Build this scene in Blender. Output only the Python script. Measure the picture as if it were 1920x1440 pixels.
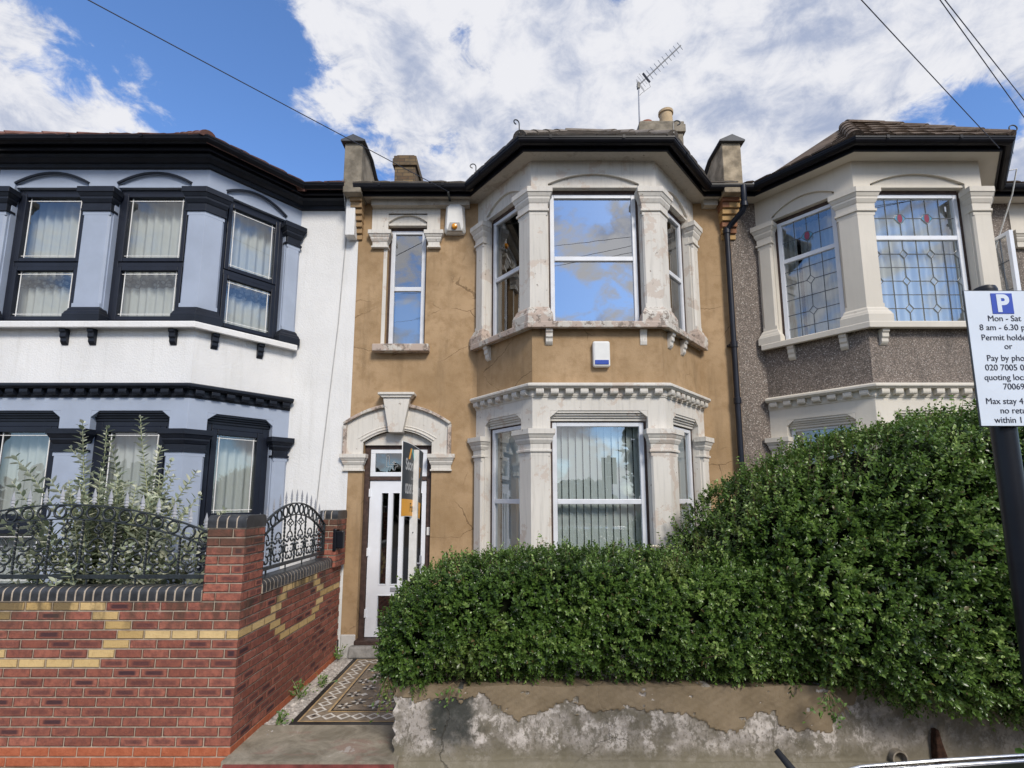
import bpy, bmesh, math, random
import numpy as np
from mathutils import Vector, Matrix
R = math.radians
random.seed(7); rng = np.random.default_rng(7)
S = bpy.context.scene
COL = S.collection
for o in list(bpy.data.objects): bpy.data.objects.remove(o)

# ------------------------------------------------------------------ camera
cam_d = bpy.data.cameras.new("camera"); cam = bpy.data.objects.new("camera", cam_d); COL.objects.link(cam)
cam.location = (0, 0, 2.13); cam.rotation_euler = (R(98.0), 0, 0)
cam_d.sensor_width = 36; cam_d.lens = 948/1920*36
cam_d.shift_y = 81/1920
cam_d.clip_start = 0.05; cam_d.clip_end = 3000
S.camera = cam
S.render.resolution_x, S.render.resolution_y = 1024, 768
S.view_settings.view_transform = 'Standard'; S.view_settings.look = 'None'
S.view_settings.exposure = 0.34; S.view_settings.gamma = 1
S.view_settings.use_curve_mapping = False

# ------------------------------------------------------------------ sun and sky
SUN_EL, SUN_AZ = 38, 24      # azimuth: degrees to the right of straight behind the camera
sd = bpy.data.lights.new("sun", 'SUN'); sun = bpy.data.objects.new("sun", sd); COL.objects.link(sun)
sd.energy = 2.45; sd.angle = R(15); sd.color = (1.0, 0.93, 0.83)
sdir = Vector((math.sin(R(SUN_AZ))*math.cos(R(SUN_EL)), -math.cos(R(SUN_AZ))*math.cos(R(SUN_EL)), math.sin(R(SUN_EL))))
sun.rotation_euler = sdir.to_track_quat('Z', 'Y').to_euler(); sun.location = sdir*30

class NT:
    """small helper for node trees"""
    def __init__(s, tree): s.t = tree; s.n = tree.nodes; s.l = tree.links
    def node(s, typ, **kw):
        nd = s.n.new(typ)
        for k, v in kw.items():
            if k.startswith('i_'):
                key = k[2:]; key = int(key) if key.isdigit() else key.replace('_', ' ')
                nd.inputs[key].default_value = v
            else: setattr(nd, k, v)
        return nd
    def put(s, sock, v):
        if isinstance(v, bpy.types.NodeSocket): s.l.new(v, sock)
        elif v is not None: sock.default_value = v
    def math(s, op, a, b=None, c=None, clamp=False):
        nd = s.n.new('ShaderNodeMath'); nd.operation = op; nd.use_clamp = clamp
        for i, v in enumerate((a, b, c)):
            if v is not None: s.put(nd.inputs[i], v)
        return nd.outputs[0]
    def mix(s, fac, a, b, mode='MIX'):
        nd = s.n.new('ShaderNodeMix'); nd.data_type = 'RGBA'; nd.blend_type = mode
        s.put(nd.inputs[0], fac)
        s.put(nd.inputs[6], tuple(a)+(1,) if isinstance(a, (tuple, list)) and len(a) == 3 else a)
        s.put(nd.inputs[7], tuple(b)+(1,) if isinstance(b, (tuple, list)) and len(b) == 3 else b)
        return nd.outputs[2]
    def noise(s, vec, scale, detail=4, rough=.55, dist=0.0, out='Fac', dim='3D'):
        nd = s.n.new('ShaderNodeTexNoise'); nd.noise_dimensions = dim
        nd.inputs['Scale'].default_value = scale; nd.inputs['Detail'].default_value = detail
        nd.inputs['Roughness'].default_value = rough; nd.inputs['Distortion'].default_value = dist
        s.put(nd.inputs['Vector'], vec); return nd.outputs[out]
    def voro(s, vec, scale, feature='F1', out='Distance'):
        nd = s.n.new('ShaderNodeTexVoronoi'); nd.feature = feature
        nd.inputs['Scale'].default_value = scale; s.put(nd.inputs['Vector'], vec); return nd.outputs[out]
    def ramp(s, v, a, b, lo=0., hi=1., smooth=True):
        nd = s.n.new('ShaderNodeMapRange'); nd.interpolation_type = 'SMOOTHSTEP' if smooth else 'LINEAR'
        s.put(nd.inputs[0], v)
        for i, x in enumerate((a, b, lo, hi)): nd.inputs[i+1].default_value = x
        return nd.outputs[0]
    def scale(s, vec, xyz, loc=(0, 0, 0)):
        nd = s.n.new('ShaderNodeMapping'); nd.inputs['Scale'].default_value = xyz; nd.inputs['Location'].default_value = loc
        s.put(nd.inputs['Vector'], vec); return nd.outputs[0]
    def bump(s, h, strength=.3, dist=.01, normal=None):
        nd = s.n.new('ShaderNodeBump'); nd.inputs['Strength'].default_value = strength; nd.inputs['Distance'].default_value = dist
        s.put(nd.inputs['Height'], h); s.put(nd.inputs['Normal'], normal); return nd.outputs[0]

W = bpy.data.worlds.new("World"); S.world = W; W.use_nodes = True
def build_sky():
    w = NT(W.node_tree); w.n.clear()
    out = w.node('ShaderNodeOutputWorld'); bg = w.node('ShaderNodeBackground')
    w.l.new(bg.outputs[0], out.inputs[0])
    sky = w.node('ShaderNodeTexSky'); sky.sky_type = 'NISHITA'; sky.sun_disc = False
    sky.sun_elevation = R(SUN_EL); sky.sun_rotation = R(180-SUN_AZ)
    sky.air_density = 1.0; sky.dust_density = .3; sky.ozone_density = 2.5
    bg.inputs['Strength'].default_value = 0.10
    tc = w.node('ShaderNodeTexCoord').outputs['Generated']
    nz = w.node('ShaderNodeVectorMath', operation='NORMALIZE'); w.l.new(tc, nz.inputs[0]); d = nz.outputs[0]
    sep = w.node('ShaderNodeSeparateXYZ'); w.l.new(d, sep.inputs[0])
    den = w.math('ADD', w.math('MAXIMUM', sep.outputs[2], 0.0), 0.32)
    cmb = w.node('ShaderNodeCombineXYZ')
    w.l.new(w.math('DIVIDE', sep.outputs[0], den), cmb.inputs[0]); w.l.new(w.math('DIVIDE', sep.outputs[1], den), cmb.inputs[1])
    p = cmb.outputs[0]
    q = w.scale(d, (1, 1, 1.55)); big = w.noise(q, 4.6, 12, .58, .35); fine = w.noise(q, 16., 10, .64, .4)
    den_f = w.math('ADD', w.math('MULTIPLY', w.math('SUBTRACT', big, .5), 2.0), w.math('MULTIPLY', w.math('SUBTRACT', fine, .5), .95))
    # where the sky is clouded over and where it is open, as directions on the sky
    blobs = [((.30, .74, .60), 26, .34), ((.05, .82, .52), 14, .22), ((.62, .60, .50), 22, .30), ((-.60, .70, .40), 13, .42),
             ((-.74, .52, .52), 13, .22), ((-.25, .70, .67), 8, .50), ((-.36, .77, .53), 11, -.34), ((-.45, .60, .66), 11, -.40), ((.24, .82, .50), 5, -.55), ((.60, .64, .50), 4.5, -.55), ((.18, .62, .76), 3, -.4),
             ((0, 0, 1), 42, .22), ((.10, -.88, .40), 46, .22), ((.10, -.87, .47), 7, -.30), ((.19, -.88, .43), 4, .14), ((-.25, -.83, .50), 6, -.15), ((.52, -.76, .40), 6, -.15), ((-.25, -.85, .42), 8, -.2)]
    tot = w.math('ADD', den_f, .02)
    for v, ang, g in blobs:
        v = Vector(v).normalized()
        dp = w.node('ShaderNodeVectorMath', operation='DOT_PRODUCT'); w.l.new(d, dp.inputs[0]); dp.inputs[1].default_value = v
        tot = w.math('ADD', tot, w.ramp(dp.outputs['Value'], math.cos(R(ang*1.35)), math.cos(R(ang*.35)), 0, g))
    mask = w.ramp(tot, -.06, .24)
    shade = w.noise(w.scale(d, (1, 1, 1.7), (.06, .05, .07)), 4.2, 10, .6, .4)
    # clouds: sunlit white against lavender-grey undersides
    sh = w.math('ADD', w.math('MULTIPLY', w.math('SUBTRACT', shade, .5), 2.1), w.math('MULTIPLY', w.math('SUBTRACT', fine, .5), 2.0))
    thick = w.ramp(tot, .30, 1.1, 0, .36)
    ccol = w.mix(w.ramp(w.math('SUBTRACT', sh, thick), -.60, .20), (3.1, 3.6, 4.9), (6.7, 6.75, 7.1))
    hz = w.math('POWER', w.math('SUBTRACT', 1.0, w.math('MAXIMUM', sep.outputs[2], 0.0)), 5.0)
    skyc = w.mix(1.0, sky.outputs[0], (1.2, 1.5, 1.9), 'MULTIPLY')
    skyc = w.mix(w.math('MULTIPLY', hz, .25), skyc, (6, 6.6, 7.5))
    col = w.mix(mask, skyc, ccol)
    w.l.new(col, bg.inputs['Color'])
build_sky()

# ------------------------------------------------------------------ object helpers
def tag(o, label=None, cat=None, group=None, kind=None):
    if label: o['label'] = label
    if cat: o['category'] = cat
    if group: o['group'] = group
    if kind: o['kind'] = kind
    return o
def thing(name, loc, label, cat, group=None):
    o = bpy.data.objects.new(name, None); COL.objects.link(o); o.location = loc
    o.empty_display_size = .2
    return tag(o, label, cat, group)
FAC = ((0, 0, 0), (1, 0, 0), (0, -1, 0))
def frame(p0, p1):
    """wall frame from plan point p0 to p1 (seen left to right from outside): origin, u, outward n, length"""
    a = Vector((p0[0], p0[1], 0)); b = Vector((p1[0], p1[1], 0)); u = (b-a); L = u.length; u.normalize()
    return (a, u, Vector((u.y, -u.x, 0)), L)
def offset_path(path, d):
    out = []
    n = len(path)
    for i in range(n):
        ns = []
        if i > 0:
            a, b = path[i-1], path[i]; l = math.hypot(b[0]-a[0], b[1]-a[1]); ns.append(((b[1]-a[1])/l, -(b[0]-a[0])/l))
        if i < n-1:
            a, b = path[i], path[i+1]; l = math.hypot(b[0]-a[0], b[1]-a[1]); ns.append(((b[1]-a[1])/l, -(b[0]-a[0])/l))
        if len(ns) == 1: m = ns[0]
        else:
            k = 1+ns[0][0]*ns[1][0]+ns[0][1]*ns[1][1]; m = ((ns[0][0]+ns[1][0])/k, (ns[0][1]+ns[1][1])/k)
        out.append((path[i][0]+m[0]*d, path[i][1]+m[1]*d))
    return out

class MB:
    def __init__(s, fr=None):
        s.v = []; s.f = []; s.mi = []; s.col = []; s.uv = []; s.cur = (0, 0, 0, 1); s.fr = fr; s.key = {}
    def P(s, u, n, z):
        if s.fr is None: return (u, n, z)
        o, U, N = s.fr[:3]
        return (o[0]+U[0]*u+N[0]*n, o[1]+U[1]*u+N[1]*n, o[2]+z)
    def add(s, pts): k = len(s.v); s.v += [tuple(p) for p in pts]; return k
    def face(s, idx, mi=0, uv=None):
        s.f.append(tuple(idx)); s.mi.append(mi); s.col.append(s.cur); s.uv.append(uv)
    def poly(s, pts, mi=0): k = s.add([s.P(*p) for p in pts]); s.face(range(k, k+len(pts)), mi)
    def box(s, u0, u1, n0, n1, z0, z1, mi=0, uv=False):
        k = s.add([s.P(u, n, z) for z in (z0, z1) for n in (n0, n1) for u in (u0, u1)])
        q = [(0, 1, 3, 2), (4, 6, 7, 5), (0, 4, 5, 1), (2, 3, 7, 6), (0, 2, 6, 4), (1, 5, 7, 3)]
        for a in q:
            s.face([k+i for i in a], mi, ([(0, 0), (0, 1), (1, 1), (1, 0)] if a[0] in (0,) and a[1] == 4 else [(0, 0), (1, 0), (1, 1), (0, 1)] if a[0] == 2 else [(0, 0), (0, 1), (1, 1), (1, 0)]) if uv else None)
    def prism(s, poly, n0, n1, mi=0):
        """poly of (u,z) extruded along n"""
        m = len(poly); k = s.add([s.P(u, n0, z) for u, z in poly]+[s.P(u, n1, z) for u, z in poly])
        s.face(range(k, k+m), mi); s.face(range(k+2*m-1, k+m-1, -1), mi)
        for i in range(m): j = (i+1) % m; s.face((k+i, k+j, k+m+j, k+m+i), mi)
    def loft(s, rings, mi=0, cap=True, closed=True, loop=False):
        m = len(rings[0]); k = s.add([p for r in rings for p in r])
        nr = len(rings)
        for a in range(nr if loop else nr-1):
            b = (a+1) % nr
            for i in range(m if closed else m-1):
                j = (i+1) % m; s.face((k+a*m+i, k+a*m+j, k+b*m+j, k+b*m+i), mi)
        if cap and not loop:
            s.face([k+i for i in range(m)][::-1], mi); s.face([k+(nr-1)*m+i for i in range(m)], mi)
    def sweep(s, path, prof, mi=0):
        """closed profile of (out,z) mitred along a plan path"""
        offs = [offset_path(path, o) for o, z in prof]
        s.loft([[(offs[j][i][0], offs[j][i][1], prof[j][1]) for j in range(len(prof))] for i in range(len(path))], mi)
    def tube(s, pts, r, seg=6, mi=0, cap=True, loop=False):
        pts = [Vector(p) for p in pts]; n = len(pts); rings = []; prev = None
        rr = r if isinstance(r, (list, tuple)) else [r]*n
        for i in range(n):
            if loop: t = pts[(i+1) % n]-pts[i-1]
            else: t = pts[min(i+1, n-1)]-pts[max(i-1, 0)]
            t.normalize()
            if prev is None:
                a = Vector((0, 0, 1)) if abs(t.z) < .9 else Vector((1, 0, 0)); x = t.cross(a).normalized()
            else: x = (prev-t*prev.dot(t)).normalized()
            prev = x; y = t.cross(x)
            rings.append([tuple(pts[i]+(x*math.cos(2*math.pi*k/seg)+y*math.sin(2*math.pi*k/seg))*rr[i]) for k in range(seg)])
        s.loft(rings, mi, cap, True, loop)
    def ltube(s, pts, r, seg=6, mi=0, loop=False): s.tube([s.P(*p) for p in pts], r, seg, mi, True, loop)
    def lathe(s, c, prof, seg=16, mi=0, axis=None):
        rings = []
        for r, z in prof: rings.append([(c[0]+r*math.cos(2*math.pi*k/seg), c[1]+r*math.sin(2*math.pi*k/seg), c[2]+z) for k in range(seg)])
        s.loft(rings, mi)
    def panel(s, u0, u1, z0, z1, ops, t, mi=0, mj=None, n=0.0):
        """wall slab with rectangular openings, front at n, thickness t; reveals get material mj"""
        us = sorted({round(x, 5) for x in [u0, u1]+[o[i] for o in ops for i in (0, 1)] if u0 <= x <= u1})
        zs = sorted({round(x, 5) for x in [z0, z1]+[o[i] for o in ops for i in (2, 3)] if z0 <= x <= z1})
        solid = lambda i, j: 0 <= i < len(us)-1 and 0 <= j < len(zs)-1 and not any(o[0] < (us[i]+us[i+1])/2 < o[1] and o[2] < (zs[j]+zs[j+1])/2 < o[3] for o in ops)
        vid = {}
        def V(i, j, b):
            if (i, j, b) not in vid: vid[(i, j, b)] = s.add([s.P(us[i], n-(t if b else 0), zs[j])])
            return vid[(i, j, b)]
        mj = mi if mj is None else mj
        for i in range(len(us)-1):
            for j in range(len(zs)-1):
                if not solid(i, j): continue
                s.face((V(i, j, 0), V(i+1, j, 0), V(i+1, j+1, 0), V(i, j+1, 0)), mi)
                s.face((V(i, j, 1), V(i, j+1, 1), V(i+1, j+1, 1), V(i+1, j, 1)), mi)
                for (di, dj, a, b) in ((-1, 0, (i, j), (i, j+1)), (1, 0, (i+1, j+1), (i+1, j)), (0, -1, (i+1, j), (i, j)), (0, 1, (i, j+1), (i+1, j+1))):
                    if not solid(i+di, j+dj): s.face((V(*a, 0), V(*b, 0), V(*b, 1), V(*a, 1)), mj)
    def build(s, name, mats, parent=None, smooth=False, bevel=0, fix=True, attr=False):
        me = bpy.data.meshes.new(name)
        org = parent.matrix_world.translation if parent is not None and parent.parent is None else None
        base = getattr(s, 'base', None)
        me.from_pydata(s.v, [], s.f)
        mats = mats if isinstance(mats, (list, tuple)) else [mats]
        for m in mats: me.materials.append(M[m] if isinstance(m, str) else m)
        me.polygons.foreach_set('material_index', s.mi)
        if attr:
            ca = me.color_attributes.new('tone', 'FLOAT_COLOR', 'CORNER')
            uvl = me.uv_layers.new(name='UVMap')
            cols = []; uvs = []
            for p, c, u in zip(me.polygons, s.col, s.uv):
                for q in range(p.loop_total):
                    cols += c; uvs += (u[q] if u else (.5, .5))
            ca.data.foreach_set('color', cols); uvl.data.foreach_set('uv', uvs)
        if fix:
            bm = bmesh.new(); bm.from_mesh(me); bmesh.ops.recalc_face_normals(bm, faces=bm.faces); bm.to_mesh(me); bm.free()
        if smooth: me.polygons.foreach_set('use_smooth', [True]*len(me.polygons))
        o = bpy.data.objects.new(name, me); COL.objects.link(o)
        if bevel:
            b = o.modifiers.new('bevel', 'BEVEL'); b.width = bevel; b.segments = 2; b.limit_method = 'ANGLE'; b.angle_limit = R(40)
        if smooth == 'auto':
            me.set_sharp_from_angle(angle=R(35))
        adopt(o, parent)
        return o
def world_loc(p):
    v = Vector((0, 0, 0))
    while p is not None: v = v+p.location; p = p.parent
    return v
def adopt(o, parent):
    """parent o while its mesh stays in world coordinates"""
    if parent is None: return o
    wl = world_loc(parent)
    o.parent = parent; o.location = -wl
    return o
def recentre(o, loc):
    """give a single-mesh thing an origin at its base"""
    loc = Vector(loc); o.data.transform(Matrix.Translation(-loc)); o.location = loc; return o
def empty_part(name, parent, loc=None):
    o = bpy.data.objects.new(name, None); COL.objects.link(o); return adopt(o, parent)
def np_mesh(name, verts, faces, mat, parent=None, tone=None, smooth=False):
    """verts (n,3), faces (m,3|4) numpy; tone per vertex (n,4)"""
    me = bpy.data.meshes.new(name); nf, k = faces.shape
    me.vertices.add(len(verts)); me.vertices.foreach_set('co', verts.astype(np.float32).ravel())
    me.loops.add(nf*k); me.loops.foreach_set('vertex_index', faces.astype(np.int32).ravel())
    me.polygons.add(nf); me.polygons.foreach_set('loop_start', np.arange(0, nf*k, k, dtype=np.int32))
    me.polygons.foreach_set('loop_total', np.full(nf, k, dtype=np.int32))
    if smooth: me.polygons.foreach_set('use_smooth', np.ones(nf, dtype=bool))
    me.update(calc_edges=True)
    if tone is not None:
        ca = me.color_attributes.new('tone', 'FLOAT_COLOR', 'POINT'); ca.data.foreach_set('color', tone.astype(np.float32).ravel())
    me.materials.append(M[mat] if isinstance(mat, str) else mat)
    o = bpy.data.objects.new(name, me); COL.objects.link(o)
    return adopt(o, parent)
def text_mesh(name, body, size, mat, origin, U, V, parent, align='CENTER', bold=0.0, sx=1.0, lift=.002):
    """flat lettering as a mesh: origin is the middle of the baseline"""
    cu = bpy.data.curves.new('lettering', 'FONT'); cu.body = body; cu.size = size; cu.align_x = align; cu.offset = bold; cu.extrude = .0006
    tmp = bpy.data.objects.new('lettering_tmp', cu); COL.objects.link(tmp)
    dg = bpy.context.evaluated_depsgraph_get(); me = bpy.data.meshes.new_from_object(tmp.evaluated_get(dg))
    bpy.data.objects.remove(tmp); bpy.data.curves.remove(cu)
    U = Vector(U).normalized(); V = Vector(V).normalized(); Nn = U.cross(V); o3 = Vector(origin)+Nn*lift
    for v in me.vertices: v.co = o3+U*(v.co.x*sx)+V*v.co.y+Nn*v.co.z
    me.materials.clear(); me.materials.append(M[mat]); me.name = name
    o = bpy.data.objects.new(name, me); COL.objects.link(o); return adopt(o, parent)

def vnoise(p, f, seed):
    """cheap smooth noise of points"""
    r = np.random.default_rng(seed); out = np.zeros(len(p))
    for k in range(6):
        w = r.normal(0, 1, 3)*f*(1+.5*k); out += np.sin(p@w+r.uniform(0, 6.28))/(1+.35*k)
    return out/2.6
# ------------------------------------------------------------------ materials
M = {}
def mat(name, rough=.6, spec=.5, metal=0):
    m = bpy.data.materials.new(name); m.use_nodes = True; t = NT(m.node_tree)
    b = t.n['Principled BSDF']; b.inputs['Roughness'].default_value = rough; b.inputs['Metallic'].default_value = metal
    b.inputs['Specular IOR Level'].default_value = spec
    M[name] = m; t.b = b; t.obj = t.n.new('ShaderNodeTexCoord').outputs['Object']
    t.pos = t.n.new('ShaderNodeNewGeometry').outputs['Position']
    return t
def setc(t, c): t.put(t.b.inputs['Base Color'], tuple(c)+(1,) if isinstance(c, tuple) and len(c) == 3 else c)
def plain(name, c, rough=.6, spec=.5, metal=0, var=.12, scale=6., bump=0., bscale=120.):
    t = mat(name, rough, spec, metal)
    n = t.noise(t.pos, scale, 5, .6)
    lo = tuple(x*(1-var) for x in c); hi = tuple(min(1, x*(1+var)) for x in c)
    setc(t, t.mix(t.ramp(n, .3, .7), lo, hi))
    if bump: t.put(t.b.inputs['Normal'], t.bump(t.noise(t.pos, bscale, 3, .6), bump, .004))
    return t

def m_tan():
    t = mat('tan_render', .85, .2)
    n1 = t.noise(t.pos, .9, 6, .6); n2 = t.noise(t.pos, 7, 6, .65); n3 = t.noise(t.scale(t.pos, (5, 5, .7)), 1.2, 5, .6)
    c = t.mix(t.ramp(n1, .3, .7), (.335, .225, .122), (.455, .315, .185))
    c = t.mix(t.ramp(n2, .40, .70, 0, .65), c, (.285, .185, .095))
    c = t.mix(t.ramp(n3, .50, .75, 0, .6), c, (.235, .16, .09))
    # old cracks under the render
    wob = t.n.new('ShaderNodeVectorMath'); wob.operation = 'ADD'
    t.l.new(t.pos, wob.inputs[0]); t.put(wob.inputs[1], t.mix(.24, (0, 0, 0), t.noise(t.pos, 2.2, 5, .6, out='Color')))
    e = t.voro(t.scale(wob.outputs[0], (1, 1, 1.5)), 1.1, 'DISTANCE_TO_EDGE')
    crack = t.math('MULTIPLY', t.ramp(e, .004, .010, 1, 0), t.ramp(t.noise(t.pos, 1.0, 3), .50, .60))
    c = t.mix(t.math('MULTIPLY', crack, .6), c, (.10, .06, .03))
    setc(t, c)
    h = t.math('ADD', t.math('MULTIPLY', t.noise(t.pos, 70, 4, .6), .6), t.math('MULTIPLY', t.noise(t.pos, 4, 4, .6), 1.2))
    t.put(t.b.inputs['Normal'], t.bump(t.math('SUBTRACT', h, crack), .35, .012))
m_tan()
def m_stone(name, base, worn, patch, amt, streak=.5):
    t = mat(name, .7, .3)
    n1 = t.noise(t.pos, 3.6, 8, .68, .15); n2 = t.noise(t.scale(t.pos, (22, 22, 1.6)), 1.4, 6, .6); n3 = t.noise(t.pos, 13, 8, .7)
    c = t.mix(t.ramp(t.noise(t.pos, 1.1, 4), .3, .7), base, tuple(x*.88 for x in base))
    c = t.mix(t.ramp(n2, .45, .8, 0, streak), c, tuple(x*.62 for x in base))
    pk = t.ramp(n1, amt, amt+.03); c = t.mix(t.math('MULTIPLY', pk, .85), c, worn)
    ch = t.ramp(n3, amt+.09, amt+.11); c = t.mix(t.math('MULTIPLY', ch, .9), c, patch)
    e = t.voro(t.pos, .8, 'DISTANCE_TO_EDGE')
    setc(t, c)
    h = t.math('SUBTRACT', t.math('MULTIPLY', t.noise(t.pos, 35, 4), .4), t.math('ADD', t.math('MULTIPLY', pk, .4), ch))
    t.put(t.b.inputs['Normal'], t.bump(h, .4, .006))
m_stone('peeling_white', (.69, .655, .595), (.56, .48, .41), (.27, .22, .18), .56, .6)
m_stone('worn_base', (.60, .56, .50), (.44, .34, .28), (.22, .18, .15), .46)
m_stone('cream_paint', (.69, .64, .555), (.50, .45, .39), (.33, .29, .25), .68, .15)
m_stone('soffit_paint', (.50, .46, .40), (.36, .32, .27), (.14, .11, .09), .55)
def m_render(name, c, dirt):
    t = mat(name, .75, .3)
    n = t.noise(t.pos, 1.3, 6, .6); s = t.noise(t.scale(t.pos, (9, 9, .7)), 1.0, 7, .65)
    k = t.mix(t.ramp(n, .3, .75), c, tuple(x*.9 for x in c)); k = t.mix(t.ramp(s, .48, .80, 0, .5), k, dirt)
    setc(t, k); t.put(t.b.inputs['Normal'], t.bump(t.noise(t.pos, 48, 5, .65), .5, .012))
m_render('white_render', (.78, .775, .765), (.55, .54, .51))
m_render('white_plinth', (.60, .585, .56), (.30, .29, .27))
plain('lavender_paint', (.345, .395, .49), .5, .4, var=.07, scale=2., bump=.15, bscale=60)
plain('black_paint', (.011, .014, .022), .42, .3, var=.2, bump=.08, bscale=40)
plain('gutter_black', (.005, .005, .008), .42, .22, var=.3)
plain('iron_pipe', (.009, .012, .022), .42, .35, var=.3, bump=.1)
plain('white_plastic', (.76, .78, .82), .28, .5, var=.03)
plain('old_white_frame', (.66, .68, .72), .35, .5, var=.06)
plain('dark_frame', (.011, .014, .024), .36, .35, var=.15)
plain('brown_timber', (.060, .036, .029), .6, .4, var=.35, scale=20, bump=.3)
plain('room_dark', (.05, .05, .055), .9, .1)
plain('lead', (.09, .10, .115), .45, .5)
plain('iron_paint', (.022, .028, .032), .42, .5, var=.25, scale=30)
plain('silver_paint', (.30, .31, .34), .5, .4)
plain('concrete_parapet', (.235, .205, .16), .9, .2, var=.4, scale=4, bump=.6, bscale=25)
plain('lead_sheet', (.06, .065, .075), .6, .4, var=.3, bump=.2, bscale=10)
plain('soil', (.07, .055, .04), .95, .1, var=.5, scale=14, bump=.8, bscale=40)
plain('rubble', (.42, .39, .36), .9, .2, var=.4, scale=25, bump=.6, bscale=60)
plain('tarmac', (.05, .05, .052), .85, .3, var=.25, scale=30, bump=.5, bscale=160)
plain('kerb_stone', (.30, .29, .275), .8, .3, var=.25, scale=12, bump=.4, bscale=80)
plain('terracotta', (.36, .13, .075), .8, .3, var=.25)
plain('buff_pot', (.48, .36, .22), .8, .3, var=.15)
plain('alloy', (.42, .42, .43), .4, .5, .7)
plain('box_white', (.72, .715, .69), .4, .4, var=.05)
plain('box_grey', (.34, .33, .31), .5, .4)
plain('amber_lens', (.75, .30, .015), .15, .6)
plain('blue_lens', (.03, .07, .36), .2, .6)
plain('sign_white', (.66, .72, .80), .3, .5, var=.03)
plain('sign_blue', (.035, .075, .42), .3, .5, var=.03)
plain('sign_ink', (.022, .026, .045), .5, .4)
plain('board_grey', (.028, .034, .040), .4, .5, var=.08)
plain('board_orange', (.80, .36, .03), .4, .5, var=.05)
plain('board_white', (.80, .79, .77), .5, .4, var=.04)
plain('board_teal', (.04, .33, .34), .4, .5, var=.05)
plain('post_wood_white', (.66, .64, .60), .6, .4, var=.1, scale=12)
plain('post_black', (.007, .008, .012), .36, .35, var=.2)
plain('rust', (.045, .022, .014), .9, .2, var=.5, scale=30, bump=.6)
plain('clay_pipe', (.22, .19, .15), .8, .3, var=.3, scale=18, bump=.4)
plain('car_paint', (.008, .009, .011), .12, .6, var=.05)
plain('chrome', (.60, .61, .63), .2, .5, 1.0, var=.03)
plain('rubber', (.018, .018, .02), .6, .4)
plain('white_cable', (.62, .62, .60), .5, .4)
plain('grey_cable', (.40, .40, .40), .5, .4)
plain('wire_black', (.035, .04, .06), .5, .4)
plain('twig', (.16, .115, .07), .85, .2, var=.4, scale=30)
plain('stem_pale', (.36, .38, .22), .7, .3, var=.3, scale=20)
plain('hedge_core', (.008, .011, .005), .95, .05, var=.4, scale=20)  # near-black standing for shade deep in the hedges and inside the pipe
plain('tile_black', (.022, .022, .024), .45, .5, var=.3, scale=12)
plain('tile_cream', (.47, .33, .17), .5, .4, var=.2, scale=16)
plain('tile_brown', (.235, .188, .14), .55, .4, var=.25, scale=9)
plain('tile_white', (.66, .63, .58), .5, .4, var=.15, scale=14)
plain('tile_grey', (.26, .215, .175), .55, .4, var=.2, scale=14)
plain('red_paint', (.17, .045, .04), .7, .3, var=.4, scale=9)
plain('rose_petal', (.80, .74, .60), .6, .3, var=.1)
def m_pebble():
    t = mat('pebbledash', .8, .35)
    v = t.n.new('ShaderNodeTexVoronoi'); v.inputs['Scale'].default_value = 78; t.l.new(t.pos, v.inputs['Vector'])
    sep = t.n.new('ShaderNodeSeparateColor'); t.l.new(v.outputs['Color'], sep.inputs[0])
    r = sep.outputs[0]
    c = t.mix(t.ramp(r, .0, .55), (.135, .108, .088), (.265, .215, .178))
    c = t.mix(t.ramp(r, .66, .95), c, (.37, .31, .265))
    c = t.mix(t.ramp(sep.outputs[1], .94, .96), c, (.52, .47, .42))
    gap = t.ramp(v.outputs['Distance'], .35, .62); c = t.mix(t.math('MULTIPLY', gap, .75), c, (.10, .085, .075))
    st = t.noise(t.scale(t.pos, (3, 3, .5)), 1.2, 5, .6); c = t.mix(t.ramp(st, .52, .75, 0, .55), c, (.055, .05, .045))
    setc(t, c); t.put(t.b.inputs['Normal'], t.bump(v.outputs['Distance'], -.9, .012))
m_pebble()
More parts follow.
